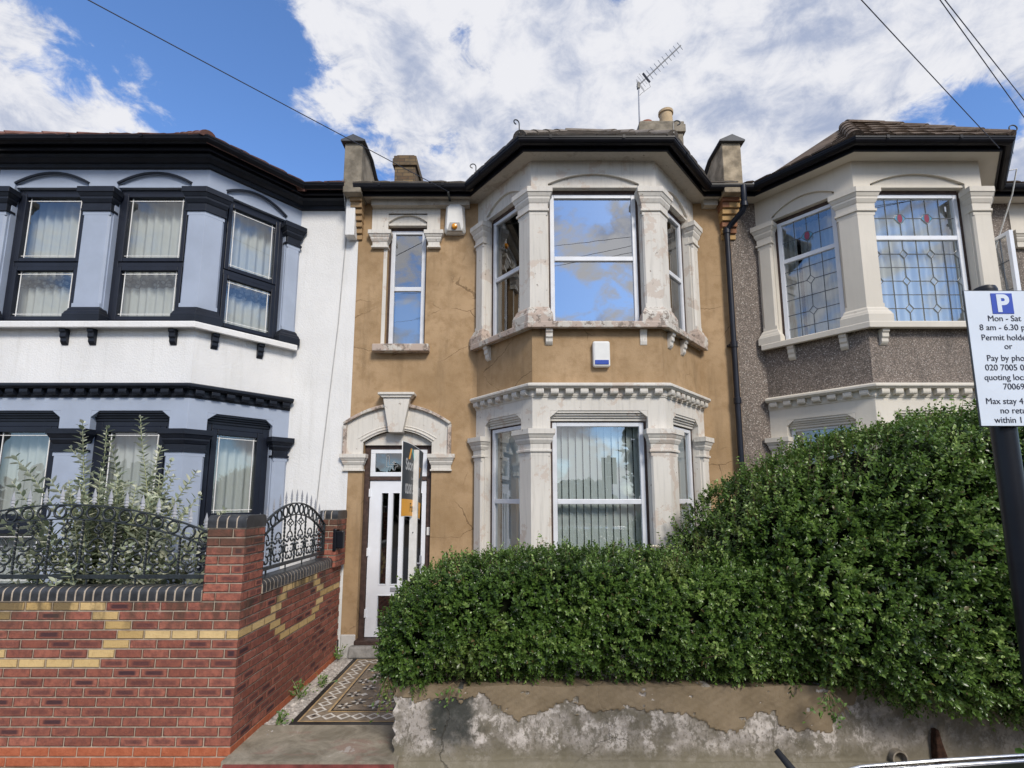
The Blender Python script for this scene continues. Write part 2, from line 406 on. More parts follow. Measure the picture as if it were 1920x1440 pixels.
def m_brick():
    t = mat('brick_faces', .82, .25)
    a = t.n.new('ShaderNodeAttribute'); a.attribute_name = 'tone'
    sp = t.n.new('ShaderNodeSeparateColor'); t.l.new(a.outputs['Color'], sp.inputs[0])
    uv = t.n.new('ShaderNodeUVMap').outputs[0]; su = t.n.new('ShaderNodeSeparateXYZ'); t.l.new(uv, su.inputs[0])
    du = t.math('ABSOLUTE', t.math('SUBTRACT', su.outputs[0], .5)); dv = t.math('ABSOLUTE', t.math('SUBTRACT', su.outputs[1], .5))
    nn = t.noise(t.pos, 22, 5, .65)
    inside = t.math('MULTIPLY', t.ramp(t.math('ADD', du, t.math('MULTIPLY', nn, .22)), .36, .52, 1, 0), t.ramp(t.math('ADD', dv, t.math('MULTIPLY', nn, .25)), .28, .50, 1, 0))
    red = t.mix(sp.outputs[1], (.235, .078, .053), (.39, .140, .095))
    red = t.mix(t.ramp(nn, .35, .7, 0, .7), red, (.13, .05, .042)); red = t.mix(t.ramp(t.noise(t.pos, 55, 5, .7), .56, .72, 0, .6), red, (.42, .17, .11))
    red = t.mix(t.math('MULTIPLY', inside, sp.outputs[2]), red, (.050, .026, .032))
    yel = t.mix(sp.outputs[1], (.47, .32, .13), (.66, .48, .235)); yel = t.mix(t.ramp(nn, .5, .8, 0, .45), yel, (.27, .15, .055))
    c = t.mix(sp.outputs[0], red, yel)
    rim = t.math('MAXIMUM', t.ramp(t.math('ADD', du, t.math('MULTIPLY', nn, .05)), .485, .52), t.ramp(t.math('ADD', dv, t.math('MULTIPLY', nn, .10)), .47, .54))
    c = t.mix(t.math('MULTIPLY', rim, .65), c, (.07, .04, .03))
    org = t.mix(t.ramp(nn, .3, .7), (.34, .095, .045), (.42, .13, .065))
    c = t.mix(a.outputs['Alpha'], org, c)
    # soot washed down from the copings, moss and lime bloom
    sx = t.n.new('ShaderNodeSeparateXYZ'); t.l.new(t.pos, sx.inputs[0])
    soot = t.math('MULTIPLY', t.math('MAXIMUM', t.math('MULTIPLY', t.ramp(sx.outputs[2], .95, 1.24), t.ramp(sx.outputs[2], 1.27, 1.30, 1, 0)), t.ramp(sx.outputs[2], 1.52, 1.80)), t.ramp(t.noise(t.scale(t.pos, (4, 4, 1.4)), 1.8, 6), .42, .60))
    c = t.mix(t.math('MULTIPLY', soot, .72), c, (.055, .045, .032))
    c = t.mix(t.ramp(t.noise(t.pos, 9, 7, .7), .62, .80, 0, .35), c, (.50, .42, .36))
    setc(t, c); t.put(t.b.inputs['Normal'], t.bump(t.math('SUBTRACT', t.noise(t.pos, 60, 5, .7), rim), .7, .008))
m_brick()
plain('mortar', (.40, .335, .265), .9, .2, var=.2, scale=16, bump=.5)
plain('black_coping', (.032, .034, .038), .42, .5, var=.45, scale=8, bump=.25, bscale=40)
def m_oldbrick():
    t = mat('old_brick', .85, .25)
    br = t.n.new('ShaderNodeTexBrick'); br.inputs['Scale'].default_value = 1
    for k, v in (('Brick Width', .225), ('Row Height', .075), ('Mortar Size', .006)): br.inputs[k].default_value = v
    br.inputs['Color1'].default_value = (.21, .15, .08, 1); br.inputs['Color2'].default_value = (.12, .075, .045, 1); br.inputs['Mortar'].default_value = (.06, .05, .04, 1)
    sx = t.n.new('ShaderNodeSeparateXYZ'); t.l.new(t.pos, sx.inputs[0]); cb = t.n.new('ShaderNodeCombineXYZ')
    t.l.new(t.math('ADD', sx.outputs[0], sx.outputs[1]), cb.inputs[0]); t.l.new(sx.outputs[2], cb.inputs[1]); t.l.new(cb.outputs[0], br.inputs['Vector'])
    setc(t, t.mix(t.ramp(t.noise(t.pos, 7, 5), .4, .7, 0, .6), br.outputs['Color'], (.07, .06, .045)))
    t.put(t.b.inputs['Normal'], t.bump(br.outputs['Fac'], -.5, .01))
m_oldbrick()
def m_corbel():
    t = mat('corbel_brick', .85, .25); sx = t.n.new('ShaderNodeSeparateXYZ'); t.l.new(t.pos, sx.inputs[0])
    cb = t.n.new('ShaderNodeCombineXYZ'); t.l.new(t.math('FLOOR', t.math('DIVIDE', t.math('SUBTRACT', sx.outputs[0], 3.0), .135)), cb.inputs[0]); t.l.new(t.math('FLOOR', t.math('DIVIDE', t.math('SUBTRACT', sx.outputs[2], 5.87), .083)), cb.inputs[2])
    wn = t.n.new('ShaderNodeTexWhiteNoise'); t.l.new(cb.outputs[0], wn.inputs['Vector'])
    setc(t, t.mix(t.ramp(wn.outputs['Value'], .62, .7), t.mix(t.noise(t.pos, 18, 4), (.50, .33, .15), (.40, .25, .11)), (.27, .13, .075)))
m_corbel()
plain('sandy_parapet', (.34, .28, .20), .9, .2, var=.4, scale=5, bump=.6, bscale=25)
def m_rooftile(name, a, b, lichen):
    t = mat(name, .85, .25); n = t.noise(t.pos, 3, 6, .6); g = t.noise(t.pos, 17, 6, .7)
    c = t.mix(t.ramp(n, .3, .7), a, b); c = t.mix(t.ramp(g, .55, .7, 0, .7), c, lichen)
    setc(t, c); t.put(t.b.inputs['Normal'], t.bump(g, .5, .01))
m_rooftile('grey_tile', (.14, .12, .10), (.23, .20, .175), (.30, .28, .24))
m_rooftile('brown_tile', (.075, .052, .038), (.15, .11, .08), (.25, .21, .16))
m_rooftile('red_tile', (.16, .075, .06), (.21, .11, .09), (.20, .17, .13))
def m_gardenwall():
    t = mat('garden_wall_render', .88, .2)
    sx = t.n.new('ShaderNodeSeparateXYZ'); t.l.new(t.pos, sx.inputs[0]); x, z = sx.outputs[0], sx.outputs[2]
    at = t.n.new('ShaderNodeAttribute'); at.attribute_name = 'tone'; as_ = t.n.new('ShaderNodeSeparateColor'); t.l.new(at.outputs['Color'], as_.inputs[0])
    fine = t.noise(t.pos, 9, 8, .66); med = t.noise(t.pos, 3.2, 7, .62, .4); spk = t.noise(t.scale(t.pos, (1, 1, .7)), 40, 5, .65)
    tan = t.mix(t.ramp(med, .3, .72), (.185, .142, .090), (.25, .195, .13)); tan = t.mix(t.ramp(spk, .55, .75, 0, .4), tan, (.14, .10, .06))
    low = t.mix(t.ramp(med, .36, .62), (.15, .133, .10), (.36, .325, .295)); low = t.mix(t.ramp(fine, .48, .62), low, (.52, .475, .435)); low = t.mix(t.ramp(t.noise(t.scale(t.pos, (1, 1, .55)), 17, 8, .72), .53, .60, 0, .75), low, (.12, .108, .082))
    low = t.mix(t.ramp(spk, .52, .62, 0, .7), low, (.14, .125, .10))
    low = t.mix(t.ramp(t.math('ADD', z, t.math('MULTIPLY', fine, .16)), .14, .30, .85, 0), low, (.17, .15, .105))
    # the black damp patch near the path
    dx = t.math('ABSOLUTE', t.math('ADD', x, .48)); dark = t.math('MULTIPLY', t.ramp(t.math('ADD', dx, t.math('ADD', t.math('MULTIPLY', fine, .30), t.math('MULTIPLY', med, .22))), .36, .50, 1, 0), t.ramp(t.math('ADD', z, t.math('MULTIPLY', fine, .40)), .28, .46))
    low = t.mix(t.math('MULTIPLY', dark, .9), low, (.036, .040, .037))
    up = t.ramp(t.math('ADD', as_.outputs[0], t.math('MULTIPLY', t.math('SUBTRACT', fine, .5), .5)), .44, .56)
    c = t.mix(up, low, tan)
    chips = t.ramp(t.noise(t.scale(t.pos, (1, 1, 1.6)), 6, 4, .6), .675, .69); c = t.mix(t.math('MULTIPLY', chips, up), c, (.50, .46, .42))
    right = t.ramp(x, 2.5, 3.3); c = t.mix(t.math('MULTIPLY', right, .6), c, (.15, .13, .10))
    wob = t.n.new('ShaderNodeVectorMath'); wob.operation = 'ADD'; t.l.new(t.pos, wob.inputs[0]); t.put(wob.inputs[1], t.mix(.3, (0, 0, 0), t.noise(t.pos, 3, 5, .6, out='Color')))
    e = t.voro(wob.outputs[0], .75, 'DISTANCE_TO_EDGE'); crack = t.math('MULTIPLY', t.ramp(e, .002, .006, 1, 0), t.ramp(t.noise(t.pos, .8, 3), .46, .56))
    c = t.mix(t.math('MULTIPLY', crack, .6), c, (.05, .045, .035))
    setc(t, c)
    h = t.math('ADD', t.math('MULTIPLY', up, .8), t.math('MULTIPLY', fine, .9)); h = t.math('SUBTRACT', h, crack)
    t.put(t.b.inputs['Normal'], t.bump(h, .7, .014))
m_gardenwall()
def m_slab():
    t = mat('concrete_slab', .85, .25); n = t.noise(t.pos, 3.5, 8, .65, .6); g = t.noise(t.pos, 45, 5, .7); r = t.noise(t.scale(t.pos, (1.3, 2, 1)), 2.2, 6, .6, .5)
    c = t.mix(t.ramp(n, .32, .66), (.155, .135, .10), (.33, .295, .235)); c = t.mix(t.ramp(r, .54, .66, 0, .6), c, (.24, .145, .115)); c = t.mix(t.ramp(n, .62, .66, 0, .7), c, (.42, .39, .36))
    c = t.mix(t.ramp(g, .5, .75, 0, .35), c, (.10, .09, .07)); setc(t, c); t.put(t.b.inputs['Normal'], t.bump(t.math('ADD', n, t.math('MULTIPLY', g, .3)), .5, .012))
m_slab()
def m_leaf(name, dark, mid, lite, rough, trans, brown=None):
    t = mat(name, rough, .5)
    a = t.n.new('ShaderNodeAttribute'); a.attribute_name = 'tone'; sp = t.n.new('ShaderNodeSeparateColor'); t.l.new(a.outputs['Color'], sp.inputs[0])
    c = t.mix(t.ramp(sp.outputs[0], 0, .6), dark, mid); c = t.mix(t.ramp(sp.outputs[0], .6, 1), c, lite)
    if brown: c = t.mix(sp.outputs[1], c, brown)
    setc(t, c)
    if trans:
        tr = t.n.new('ShaderNodeBsdfTranslucent'); t.put(tr.inputs['Color'], c); ms = t.n.new('ShaderNodeMixShader'); ms.inputs[0].default_value = trans
        t.l.new(t.b.outputs[0], ms.inputs[1]); t.l.new(tr.outputs[0], ms.inputs[2]); t.l.new(ms.outputs[0], t.n['Material Output'].inputs[0])
m_leaf('privet_leaf', (.028, .060, .012), (.110, .195, .036), (.33, .44, .135), .30, .28, (.15, .10, .045))
m_leaf('silver_leaf', (.09, .125, .065), (.30, .35, .23), (.64, .65, .50), .5, .2)
m_leaf('weed_leaf', (.05, .11, .02), (.10, .20, .04), (.20, .30, .07), .5, .25)
m_leaf('far_leaf', (.012, .022, .008), (.025, .045, .014), (.05, .075, .02), .6, .1)
def m_glass(name, refl, tint, rough=0.0, wav=.0):
    m = bpy.data.materials.new(name); m.use_nodes = True; t = NT(m.node_tree); t.n.clear(); M[name] = m
    out = t.node('ShaderNodeOutputMaterial'); gl = t.node('ShaderNodeBsdfGlossy'); gl.inputs['Roughness'].default_value = rough
    gl.inputs['Color'].default_value = (.93, .94, .95, 1)
    tr = t.node('ShaderNodeBsdfTransparent'); tr.inputs['Color'].default_value = tuple(tint)+(1,)
    lw = t.node('ShaderNodeLayerWeight'); fz = t.math('ADD', t.math('MULTIPLY', t.math('POWER', lw.outputs['Facing'], 5.0), .9), .06)
    ms = t.node('ShaderNodeMixShader'); t.l.new(t.math('ADD', t.math('MULTIPLY', fz, 1-refl), refl), ms.inputs[0])
    if wav:
        pos = t.node('ShaderNodeNewGeometry').outputs['Position']
        t.l.new(t.bump(t.noise(pos, 1.6, 2, .5), wav, .02), gl.inputs['Normal'])
    t.l.new(tr.outputs[0], ms.inputs[1]); t.l.new(gl.outputs[0], ms.inputs[2]); t.l.new(ms.outputs[0], out.inputs[0])
m_glass('glass_bright', .44, (.5, .55, .58), wav=.05)
m_glass('glass_blind', .20, (.86, .91, .91), wav=.05)
m_glass('glass_net', .09, (.86, .89, .90), wav=.05)
m_glass('glass_grey', .28, (.75, .8, .84), wav=.04)
m_glass('glass_lead', .20, (.84, .88, .90), wav=.10)
m_glass('glass_dark', .16, (.5, .54, .55), wav=.05)
plain('glass_red', (.26, .03, .05), .15, .6)
plain('glass_blue', (.09, .28, .42), .15, .6)
plain('glass_lilac', (.42, .40, .55), .15, .6)
def m_cloth(name, c, trans, lace=None):
    t = mat(name, .9, .1); col = tuple(c)+(1,)
    if lace:
        sx = t.n.new('ShaderNodeSeparateXYZ'); t.l.new(t.pos, sx.inputs[0]); z = sx.outputs[2]
        v = t.voro(t.scale(t.pos, (1, 1, 1)), 17, 'F1'); band = t.math('MULTIPLY', t.ramp(z, lace[0], lace[0]+.02), t.ramp(z, lace[1]-.02, lace[1], 1, 0))
        scal = t.math('MULTIPLY', band, t.ramp(v, .25, .55)); col = t.mix(scal, tuple(c), tuple(x*.28 for x in c))
    setc(t, col if not lace else col)
    tr = t.n.new('ShaderNodeBsdfTranslucent'); t.put(tr.inputs['Color'], col); ms = t.n.new('ShaderNodeMixShader'); ms.inputs[0].default_value = trans
    t.l.new(t.b.outputs[0], ms.inputs[1]); t.l.new(tr.outputs[0], ms.inputs[2]); t.l.new(ms.outputs[0], t.n['Material Output'].inputs[0])
m_cloth('net_curtain', (.74, .76, .72), .3)
m_cloth('lace_curtain', (.74, .76, .72), .3, (4.83, 4.97))
m_cloth('blind_slat', (.78, .81, .79), .3)
m_cloth('roller_blind', (.30, .32, .345), .2)
m_cloth('frosted_film', (.55, .58, .60), .4)

# ------------------------------------------------------------------ the ground
YF, YB = 6.95, 6.00            # house fronts, bay fronts
def sheet(name, x0, x1, y0, y1, z, m, kind='structure', th=.0):
    b = MB()
    if th: b.box(x0, x1, y0, y1, z-th, z)
    else: b.poly([(x0, y0, z), (x1, y0, z), (x1, y1, z), (x0, y1, z)])
    o = b.build(name, m, fix=bool(th)); return tag(o, kind=kind)
sheet('ground', -900, 900, -900, 900, -.20, 'soil')
sheet('road', -80, 80, -9.5, 1.78, -.125, 'tarmac')
sheet('kerb', -80, 80, 1.78, 1.92, -.005, 'kerb_stone', th=.15)
sheet('pavement', -80, 80, 1.92, 4.50, 0.0, 'concrete_slab', th=.12)
sheet('garden_soil', -9, 9, 4.50, 7.2, .055, 'soil', th=.2)
sheet('path_slab', -2.27, -.90, 4.27, 4.915, .095, 'concrete_slab', th=.09)
sheet('step_riser', -2.25, -.92, 4.255, 4.269, .075, 'red_paint', th=.08)
def tiled_path():
    x0, x1, y0, y1, z = -2.03, -.86, 4.92, 6.86, .095
    b = MB(); names = ['tile_black', 'tile_cream', 'tile_brown', 'tile_white', 'tile_grey']
    b.box(x0, x1, y0, y1, z-.06, z, 0)
    def rect(i, m, lift): b.poly([(x0+i, y0+i, z+lift), (x1-i, y0+i, z+lift), (x1-i, y1-i, z+lift), (x0+i, y1-i, z+lift)], m)
    rect(.055, 1, .002); rect(.072, 2, .004)
    def dia(cx, cy, r, m, lift, rot=0):
        b.poly([(cx+r*math.cos(k*math.pi/2+rot), cy+r*math.sin(k*math.pi/2+rot), z+lift) for k in range(4)], m)
    s = .152; r = s/2; c0 = .072+.018+r
    ny = int(round((y1-y0-2*c0)/s)); nx = int(round((x1-x0-2*c0)/s))
    for k in range(ny+1):
        y = y0+c0+(y1-y0-2*c0)*k/ny
        for cx in (x0+c0, x1-c0):
            dia(cx, y, r*.97, 3, .006); dia(cx, y, r*.60, 4, .008); dia(cx, y, r*.30, 0 if k % 3 == 0 else 2, .010)
    for k in range(1, nx):
        x = x0+c0+(x1-x0-2*c0)*k/nx
        for cy in (y0+c0, y1-c0):
            dia(x, cy, r*.97, 3, .006); dia(x, cy, r*.60, 4, .008); dia(x, cy, r*.30, 2, .010)
    i = c0+r+.018; rect(i, 1, .006); rect(i+.022, 0, .008); rect(i+.040, 2, .010)
    i += .04; ax0, ax1, ay0, ay1 = x0+i, x1-i, y0+i, y1-i
    n = 3; st = (ax1-ax0)/n; m = int(round((ay1-ay0)/st)); sy = (ay1-ay0)/m
    for a in range(n+1):
        for c in range(m+1):
            cx, cy = ax0+a*st, ay0+c*sy
            inside = 0 < a < n or 0 < c < m
            if (a+c) % 2 == 0:
                if not (0 <= a <= n): continue
                cx2, cy2 = min(max(cx, ax0+.085), ax1-.085), min(max(cy, ay0+.085), ay1-.085)
                for k in range(8):                     # eight-pointed star
                    t = k*math.pi/4; p1 = (cx2+.085*math.cos(t), cy2+.085*math.sin(t)); q = .045
                    b.poly([(p1[0], p1[1], z+.014), (cx2+q*math.cos(t+.39), cy2+q*math.sin(t+.39), z+.014), (cx2+.02*math.cos(t), cy2+.02*math.sin(t), z+.014), (cx2+q*math.cos(t-.39), cy2+q*math.sin(t-.39), z+.014)], 3 if k % 2 == 0 else 0)
                dia(cx2, cy2, .03, 4, .016, .4)
            elif 0 < a < n and 0 < c < m: dia(cx, cy, .042, 3, .012)
    for a in range(n):
        for c in range(m):
            p, q = ((ax0+a*st, ay0+c*sy), (ax0+(a+1)*st, ay0+(c+1)*sy)) if (a+c) % 2 == 0 else ((ax0+a*st, ay0+(c+1)*sy), (ax0+(a+1)*st, ay0+c*sy))
            d = Vector((q[0]-p[0], q[1]-p[1])); L = d.length; d.normalize(); nn = Vector((-d.y, d.x))*.011
            a0 = Vector(p)+d*(.11); a1 = Vector(q)-d*.11
            b.poly([(a0.x+nn.x, a0.y+nn.y, z+.012), (a0.x-nn.x, a0.y-nn.y, z+.012), (a1.x-nn.x, a1.y-nn.y, z+.012), (a1.x+nn.x, a1.y+nn.y, z+.012)], 1)
    tag(b.build('path', names, fix=False), kind='structure')
tiled_path()
def rubble_strip():
    b = MB()
    for k in range(150):
        y = random.uniform(4.7, 6.8); x = random.uniform(-2.25, -2.04); s = random.uniform(.008, .028)
        pts = [Vector((random.gauss(0, 1), random.gauss(0, 1), random.gauss(0, .7))).normalized()*s for _ in range(8)]
        bm = bmesh.new(); [bm.verts.new(p+Vector((x, y, .085))) for p in pts]; r = bmesh.ops.convex_hull(bm, input=bm.verts)
        bm.verts.index_update(); k0 = b.add([v.co for v in bm.verts])
        for f in bm.faces: b.face([k0+v.index for v in f.verts])
        bm.free()
    b.box(-2.26, -2.032, 4.92, 6.9, .0, .083)
    tag(b.build('gravel', 'rubble', fix=False), kind='stuff')
rubble_strip()

# ------------------------------------------------------------------ house building kit
ZS = (4.18, 4.28)                     # first-floor sill
CAPR = [(.018, 0), (.018, .028), (.004, .034), (.004, .10), (.014, .115), (.030, .155), (.030, .18), (.036, .185), (.052, .225), (.062, .232), (.062, .30)]
def pillar_rings(path, d, prof, ch):
    rings = []
    for o, z in prof:
        p = [Vector(q) for q in path]
        a = (p[0]-p[1]).normalized(); e = (p[-1]-p[-2]).normalized()
        p[0] = p[0]+a*o; p[-1] = p[-1]+e*o
        pp = [tuple(q) for q in p]
        out = offset_path(pp, d+o); mid = offset_path(pp, d+o-ch); inn = offset_path(pp, -.05)
        q0 = Vector(out[0])-a*ch; q1 = Vector(out[-1])-e*ch
        ring = [mid[0], tuple(q0)]+out[1:-1]+[tuple(q1), mid[-1]]+inn[::-1]
        rings.append([(x, y, z) for x, y in ring])
    return rings
def pillar(parent, path, z0, zc, zt, d, mats, base=True, name='pilaster'):
    """shaft z0..zc chamfered, capital zc..zt, base on the sill; the capital and base are sub-parts"""
    b = MB(); zb = z0+(.19 if base else 0)
    b.loft(pillar_rings(path, d, [(0, zb-.02), (0, zb+.05)], .002)); 
    b.loft(pillar_rings(path, d-.0015, [(0, zb+.05), (0, zb+.09), (0, zc-.09), (0, zc-.05)], .022))
    b.loft(pillar_rings(path, d, [(0, zc-.05), (0, zc+.01)], .002))
    p = b.build(name, mats['shaft'], parent, bevel=.003)
    c = MB(); k = (zt-zc)/.30
    c.loft(pillar_rings(path, d, [(o, zc+z*k) for o, z in CAPR], .002)); c.build('capital', mats['cap'], p, bevel=.003)
    if base:
        c = MB(); c.loft(pillar_rings(path, d, [(.055, z0-.01), (.055, z0+.085), (.048, z0+.095), (.040, z0+.12), (.026, z0+.14), (.020, z0+.165), (.002, z0+.19)], .002))
        c.build('base', mats['base'], p, bevel=.003)
    return p
def arc_pts(u0, u1, zs, zc, n=20):
    return [(u0+(u1-u0)*i/n, zs+(zc-zs)*(1-(2*i/n-1)**2)) for i in range(n+1)]
def arch_head(b, lens, mould, u0, u1, zs, zc, zt, zl, t):
    """fill between a rectangular opening's top and a segmental arch; set-back lens panel below the arch"""
    a = arc_pts(u0, u1, zs, zc)
    for (p, q) in zip(a, a[1:]): b.prism([p, q, (q[0], zt), (p[0], zt)], 0, -t)
    b.prism([(u0, zl+.0), (u0, zs), (u0+.001, zs), (u0+.001, zl)], 0, -t)
    lens.prism([(u0+.002, zl)]+[(x, z-.001) for x, z in a[1:-1]]+[(u1-.002, zl)], -.035, -t+.02)
    lens.box(u0+.002, u1-.002, -.022, -.035, zl, zl+.03)
    if mould:
        o = arc_pts(u0-.012, u1+.012, zs+.016, zc+.022); i2 = arc_pts(u0+.004, u1-.004, zs-.004, zc-.004)
        for k in range(len(o)-1): mould.prism([i2[k], i2[k+1], o[k+1], o[k]], .010, -.012)
def flat_head(b, hd, u0, u1, z0, z1, t):
    """moulded flat head with splayed corners"""
    w = .10
    b.prism([(u0, z0), (u0, z1), (u0+w, z1)], 0, -t); b.prism([(u1, z0), (u1-w, z1), (u1, z1)], 0, -t)
    h = (z1-z0)/3
    for k, n in enumerate((-.012, -.034, -.056)):
        za, zb_ = z1-h*(k+1), z1-h*k; ua = u0+w*(za-z0)/(z1-z0); ub = u0+w*(zb_-z0)/(z1-z0)
        hd.prism([(ua+.001, za), (ub+.001, zb_), (u1-w*(zb_-z0)/(z1-z0)-.001, zb_), (u1-w*(za-z0)/(z1-z0)-.001, za)], n, -t+.02)
    hd.box(u0+.002, u1-.002, -.075, -t+.02, z0-.035, z0-.001)
def wavy(fr, u0, u1, z0, z1, n, waves, amp, mat_, parent, name, jit=0.):
    b = MB(fr); N = max(24, int(waves*10)); pts = []
    ph = random.random()*6
    for i in range(N+1):
        u = u0+(u1-u0)*i/N; a = 2*math.pi*waves*i/N
        pts.append((u, n+amp*math.sin(a+ph)+amp*.5*math.sin(a*.37+ph*2)))
    k = b.add([b.P(u, w, z0) for u, w in pts]+[b.P(u+.004*math.sin(i), w*1.0, z1) for i, (u, w) in enumerate(pts)])
    for i in range(N): b.face((k+i, k+i+1, k+N+2+i, k+N+1+i))
    return b.build(name, mat_, parent, smooth=True, fix=False)
def window(parent, fr, u0, u1, z0, z1, ztr, fm, gm, sub=None, cover=None, dep=.10, bar=.055, sash=.0, lead=None, single=False):
    """frame with a transom at ztr, two panes; extras as sub-parts"""
    f = MB(fr); n0, n1 = -dep, -dep-.06
    us, ue, zs, ze = (u0+.028, u1-.028, z0, z1-.03) if sub else (u0, u1, z0, z1)
    f.box(us, us+bar, n0, n1, zs, ze); f.box(ue-bar, ue, n0, n1, zs, ze)
    f.box(us+bar, ue-bar, n0, n1, zs, zs+bar*.9); f.box(us+bar, ue-bar, n0, n1, ze-bar*.9, ze)
    if not single: f.box(us+bar, ue-bar, n0-.002, n1, ztr-bar*.55, ztr+bar*.55)
    cells = [(zs+bar*.9, ze-bar*.9)] if single else [(zs+bar*.9, ztr-bar*.55), (ztr+bar*.55, ze-bar*.9)]
    if sash:
        for a, c in cells:
            for (x0, x1, y0, y1) in ((us+bar, us+bar+sash, a, c), (ue-bar-sash, ue-bar, a, c), (us+bar+sash, ue-bar-sash, a, a+sash), (us+bar+sash, ue-bar-sash, c-sash, c)):
                f.box(x0+.001, x1-.001, n0+.012, n1+.01, y0+.001, y1-.001)
    w = f.build('window', fm, parent, bevel=.006)
    for a, c in cells:
        g = MB(fr); g.poly([(us+bar+sash-.004, n0-.028, a+sash-.004), (ue-bar-sash+.004, n0-.028, a+sash-.004), (ue-bar-sash+.004, n0-.028, c-sash+.004), (us+bar+sash-.004, n0-.028, c-sash+.004)])
        g.build('pane', gm, w, fix=False)
    if sub:
        s = MB(fr); s.box(u0-.01, u0+.026, -dep+.004, n1-.02, z0, z1); s.box(u1-.026, u1+.01, -dep+.004, n1-.02, z0, z1); s.box(u0+.026, u1-.026, -dep+.004, n1-.02, z1-.028, z1+.05)
        s.build('subframe', sub, w)
    ui, uj = us+bar, ue-bar
    if cover == 'slats':
        s = MB(fr); st = .089; k = 0; x = ui-.02
        while x < uj:
            a = -R(random.uniform(14, 24)); hx = .0445; 
            s.prism2 = None
            p = [(x+hx-hx*math.cos(a), n1-.10-hx*math.sin(a)), (x+hx+hx*math.cos(a), n1-.10+hx*math.sin(a))]
            kx = s.add([s.P(p[0][0], p[0][1], z0), s.P(p[1][0], p[1][1], z0), s.P(p[1][0], p[1][1], z1), s.P(p[0][0], p[0][1], z1)]); s.face(range(kx, kx+4)); x += st
        s.build('blind', 'blind_slat', w, fix=False)
    elif cover in ('net', 'lace'):
        wavy(fr, u0, u1, z0, z1, n1-.14, (u1-u0)*9, .018, 'net_curtain' if cover == 'net' else 'lace_curtain', w, 'curtain')
    elif cover == 'drapes':
        wavy(fr, u0-.02, u0+.20, z0, z1, n1-.16, 3, .022, 'net_curtain', w, 'curtain'); wavy(fr, u1-.2, u1+.02, z0, z1, n1-.16, 3, .022, 'net_curtain', w, 'curtain')
        wavy(fr, u0+.2, u1-.2, z0, z1, n1-.30, (u1-u0)*7, .015, 'net_curtain', w, 'curtain')
    elif cover == 'roller':
        s = MB(fr); s.box(ui, uj, n1-.05, n1-.055, z0, ztr+.0); s.build('blind', 'roller_blind', w)
    elif cover == 'film':
        s = MB(fr); s.box(ui, uj, n1-.02, n1-.024, z0, z1); s.build('blind', 'frosted_film', w)
    if lead == 'border':
        s = MB(fr)
        for a, c in cells:
            x0, x1, y0, y1 = ui+sash, uj-sash, a+sash, c-sash; e = .035
            for q in (x0+e, x1-e): s.box(q-.0048, q+.0048, n0-.020, n0-.026, y0, y1)
            for q in (y0+e, y1-e): s.box(x0, x1, n0-.019, n0-.024, q-.004, q+.004)
        s.build('leading', 'board_white', w)
    if lead == 'leaded':
        s = MB(fr); cg = MB(fr); nl0, nl1 = n0-.020, n0-.026
        def line(p, q, r=.0036):
            d = Vector((q[0]-p[0], q[1]-p[1])); 
            if d.length < 1e-4: return
            d.normalize(); m = Vector((-d.y, d.x))*r
            s.prism([(p[0]+m.x, p[1]+m.y), (p[0]-m.x, p[1]-m.y), (q[0]-m.x, q[1]-m.y), (q[0]+m.x, q[1]+m.y)], nl0, nl1)
        wd = uj-ui; nc = 6 if wd > .7 else 4
        a, c = cells[1]; zm = a+(c-a)*.48
        for i in range(1, nc): 
            x = ui+wd*i/nc
            if i % 2 == 0 and (nc > 4 or i == 2): line((x, a), (x, zm-.075)); line((x, zm+.075), (x, c))
            else: line((x, a), (x, c))
        cent = [ui+wd*i/nc for i in range(2, nc, 2)]
        edges = [ui]+[y for x in cent for y in (x-.075, x+.075)]+[uj]
        for k in range(0, len(edges), 2): line((edges[k], zm), (edges[k+1], zm))
        for x in cent:
            def ell(rx, rz, mi, cx=x, n=-.0): 
                pts = [(cx+rx*math.cos(t), zm+rz*math.sin(t)) for t in [2*math.pi*k/16 for k in range(16)]]
                cg.prism(pts, nl0-.001-n, nl1, mi)
                for p, q in zip(pts, pts[1:]+pts[:1]): line(p, q, .0035)
            cg.prism([(x-.075, zm), (x-.03, zm+.055), (x+.03, zm+.055), (x+.075, zm), (x+.03, zm-.055), (x-.03, zm-.055)], nl0-.0025, nl1, 1)
            hexp = [(x-.075, zm), (x-.03, zm+.055), (x+.03, zm+.055), (x+.075, zm), (x+.03, zm-.055), (x, zm-.08), (x-.03, zm-.055)]
            for p, q in zip(hexp, hexp[1:]+hexp[:1]): line(p, q, .0035)
            ell(.034, .062, 0)
        a, c = cells[0]; hgt = c-a; rows = 3 if nc > 4 else 2
        dcols = range(0, nc+1, 2); r = .050
        dz = [a+hgt*(k+.5)/rows for k in range(rows)] if nc > 4 else [a+hgt*.30, a+hgt*.70]
        for i in range(0, nc+1):
            x = ui+wd*i/nc
            if i % 2 == 1: line((x, a), (x, c))
            elif (nc > 4 or i == 2):
                zz = [a]+[y for q in dz for y in (q-r*1.2, q+r*1.2)]+[c]
                for k in range(0, len(zz), 2): line((x, zz[k]), (x, zz[k+1]))
                for q in dz:
                    dd = [(x-r, q), (x, q+r*1.2), (x+r, q), (x, q-r*1.2)]
                    for p1, p2 in zip(dd, dd[1:]+dd[:1]):
                        if ui-.001 <= p1[0] <= uj+.001 and ui-.001 <= p2[0] <= uj+.001: line(p1, p2)
        dx = [ui+wd*i/nc for i in dcols] if nc > 4 else [ui+wd*.5]
        for q in dz:
            ed = [ui]+[y for x in dx for y in (x-r, x+r)]+[uj]
            for k in range(0, len(ed), 2):
                if ed[k+1] > ed[k]: line((max(ui, ed[k]), q), (min(uj, ed[k+1]), q))
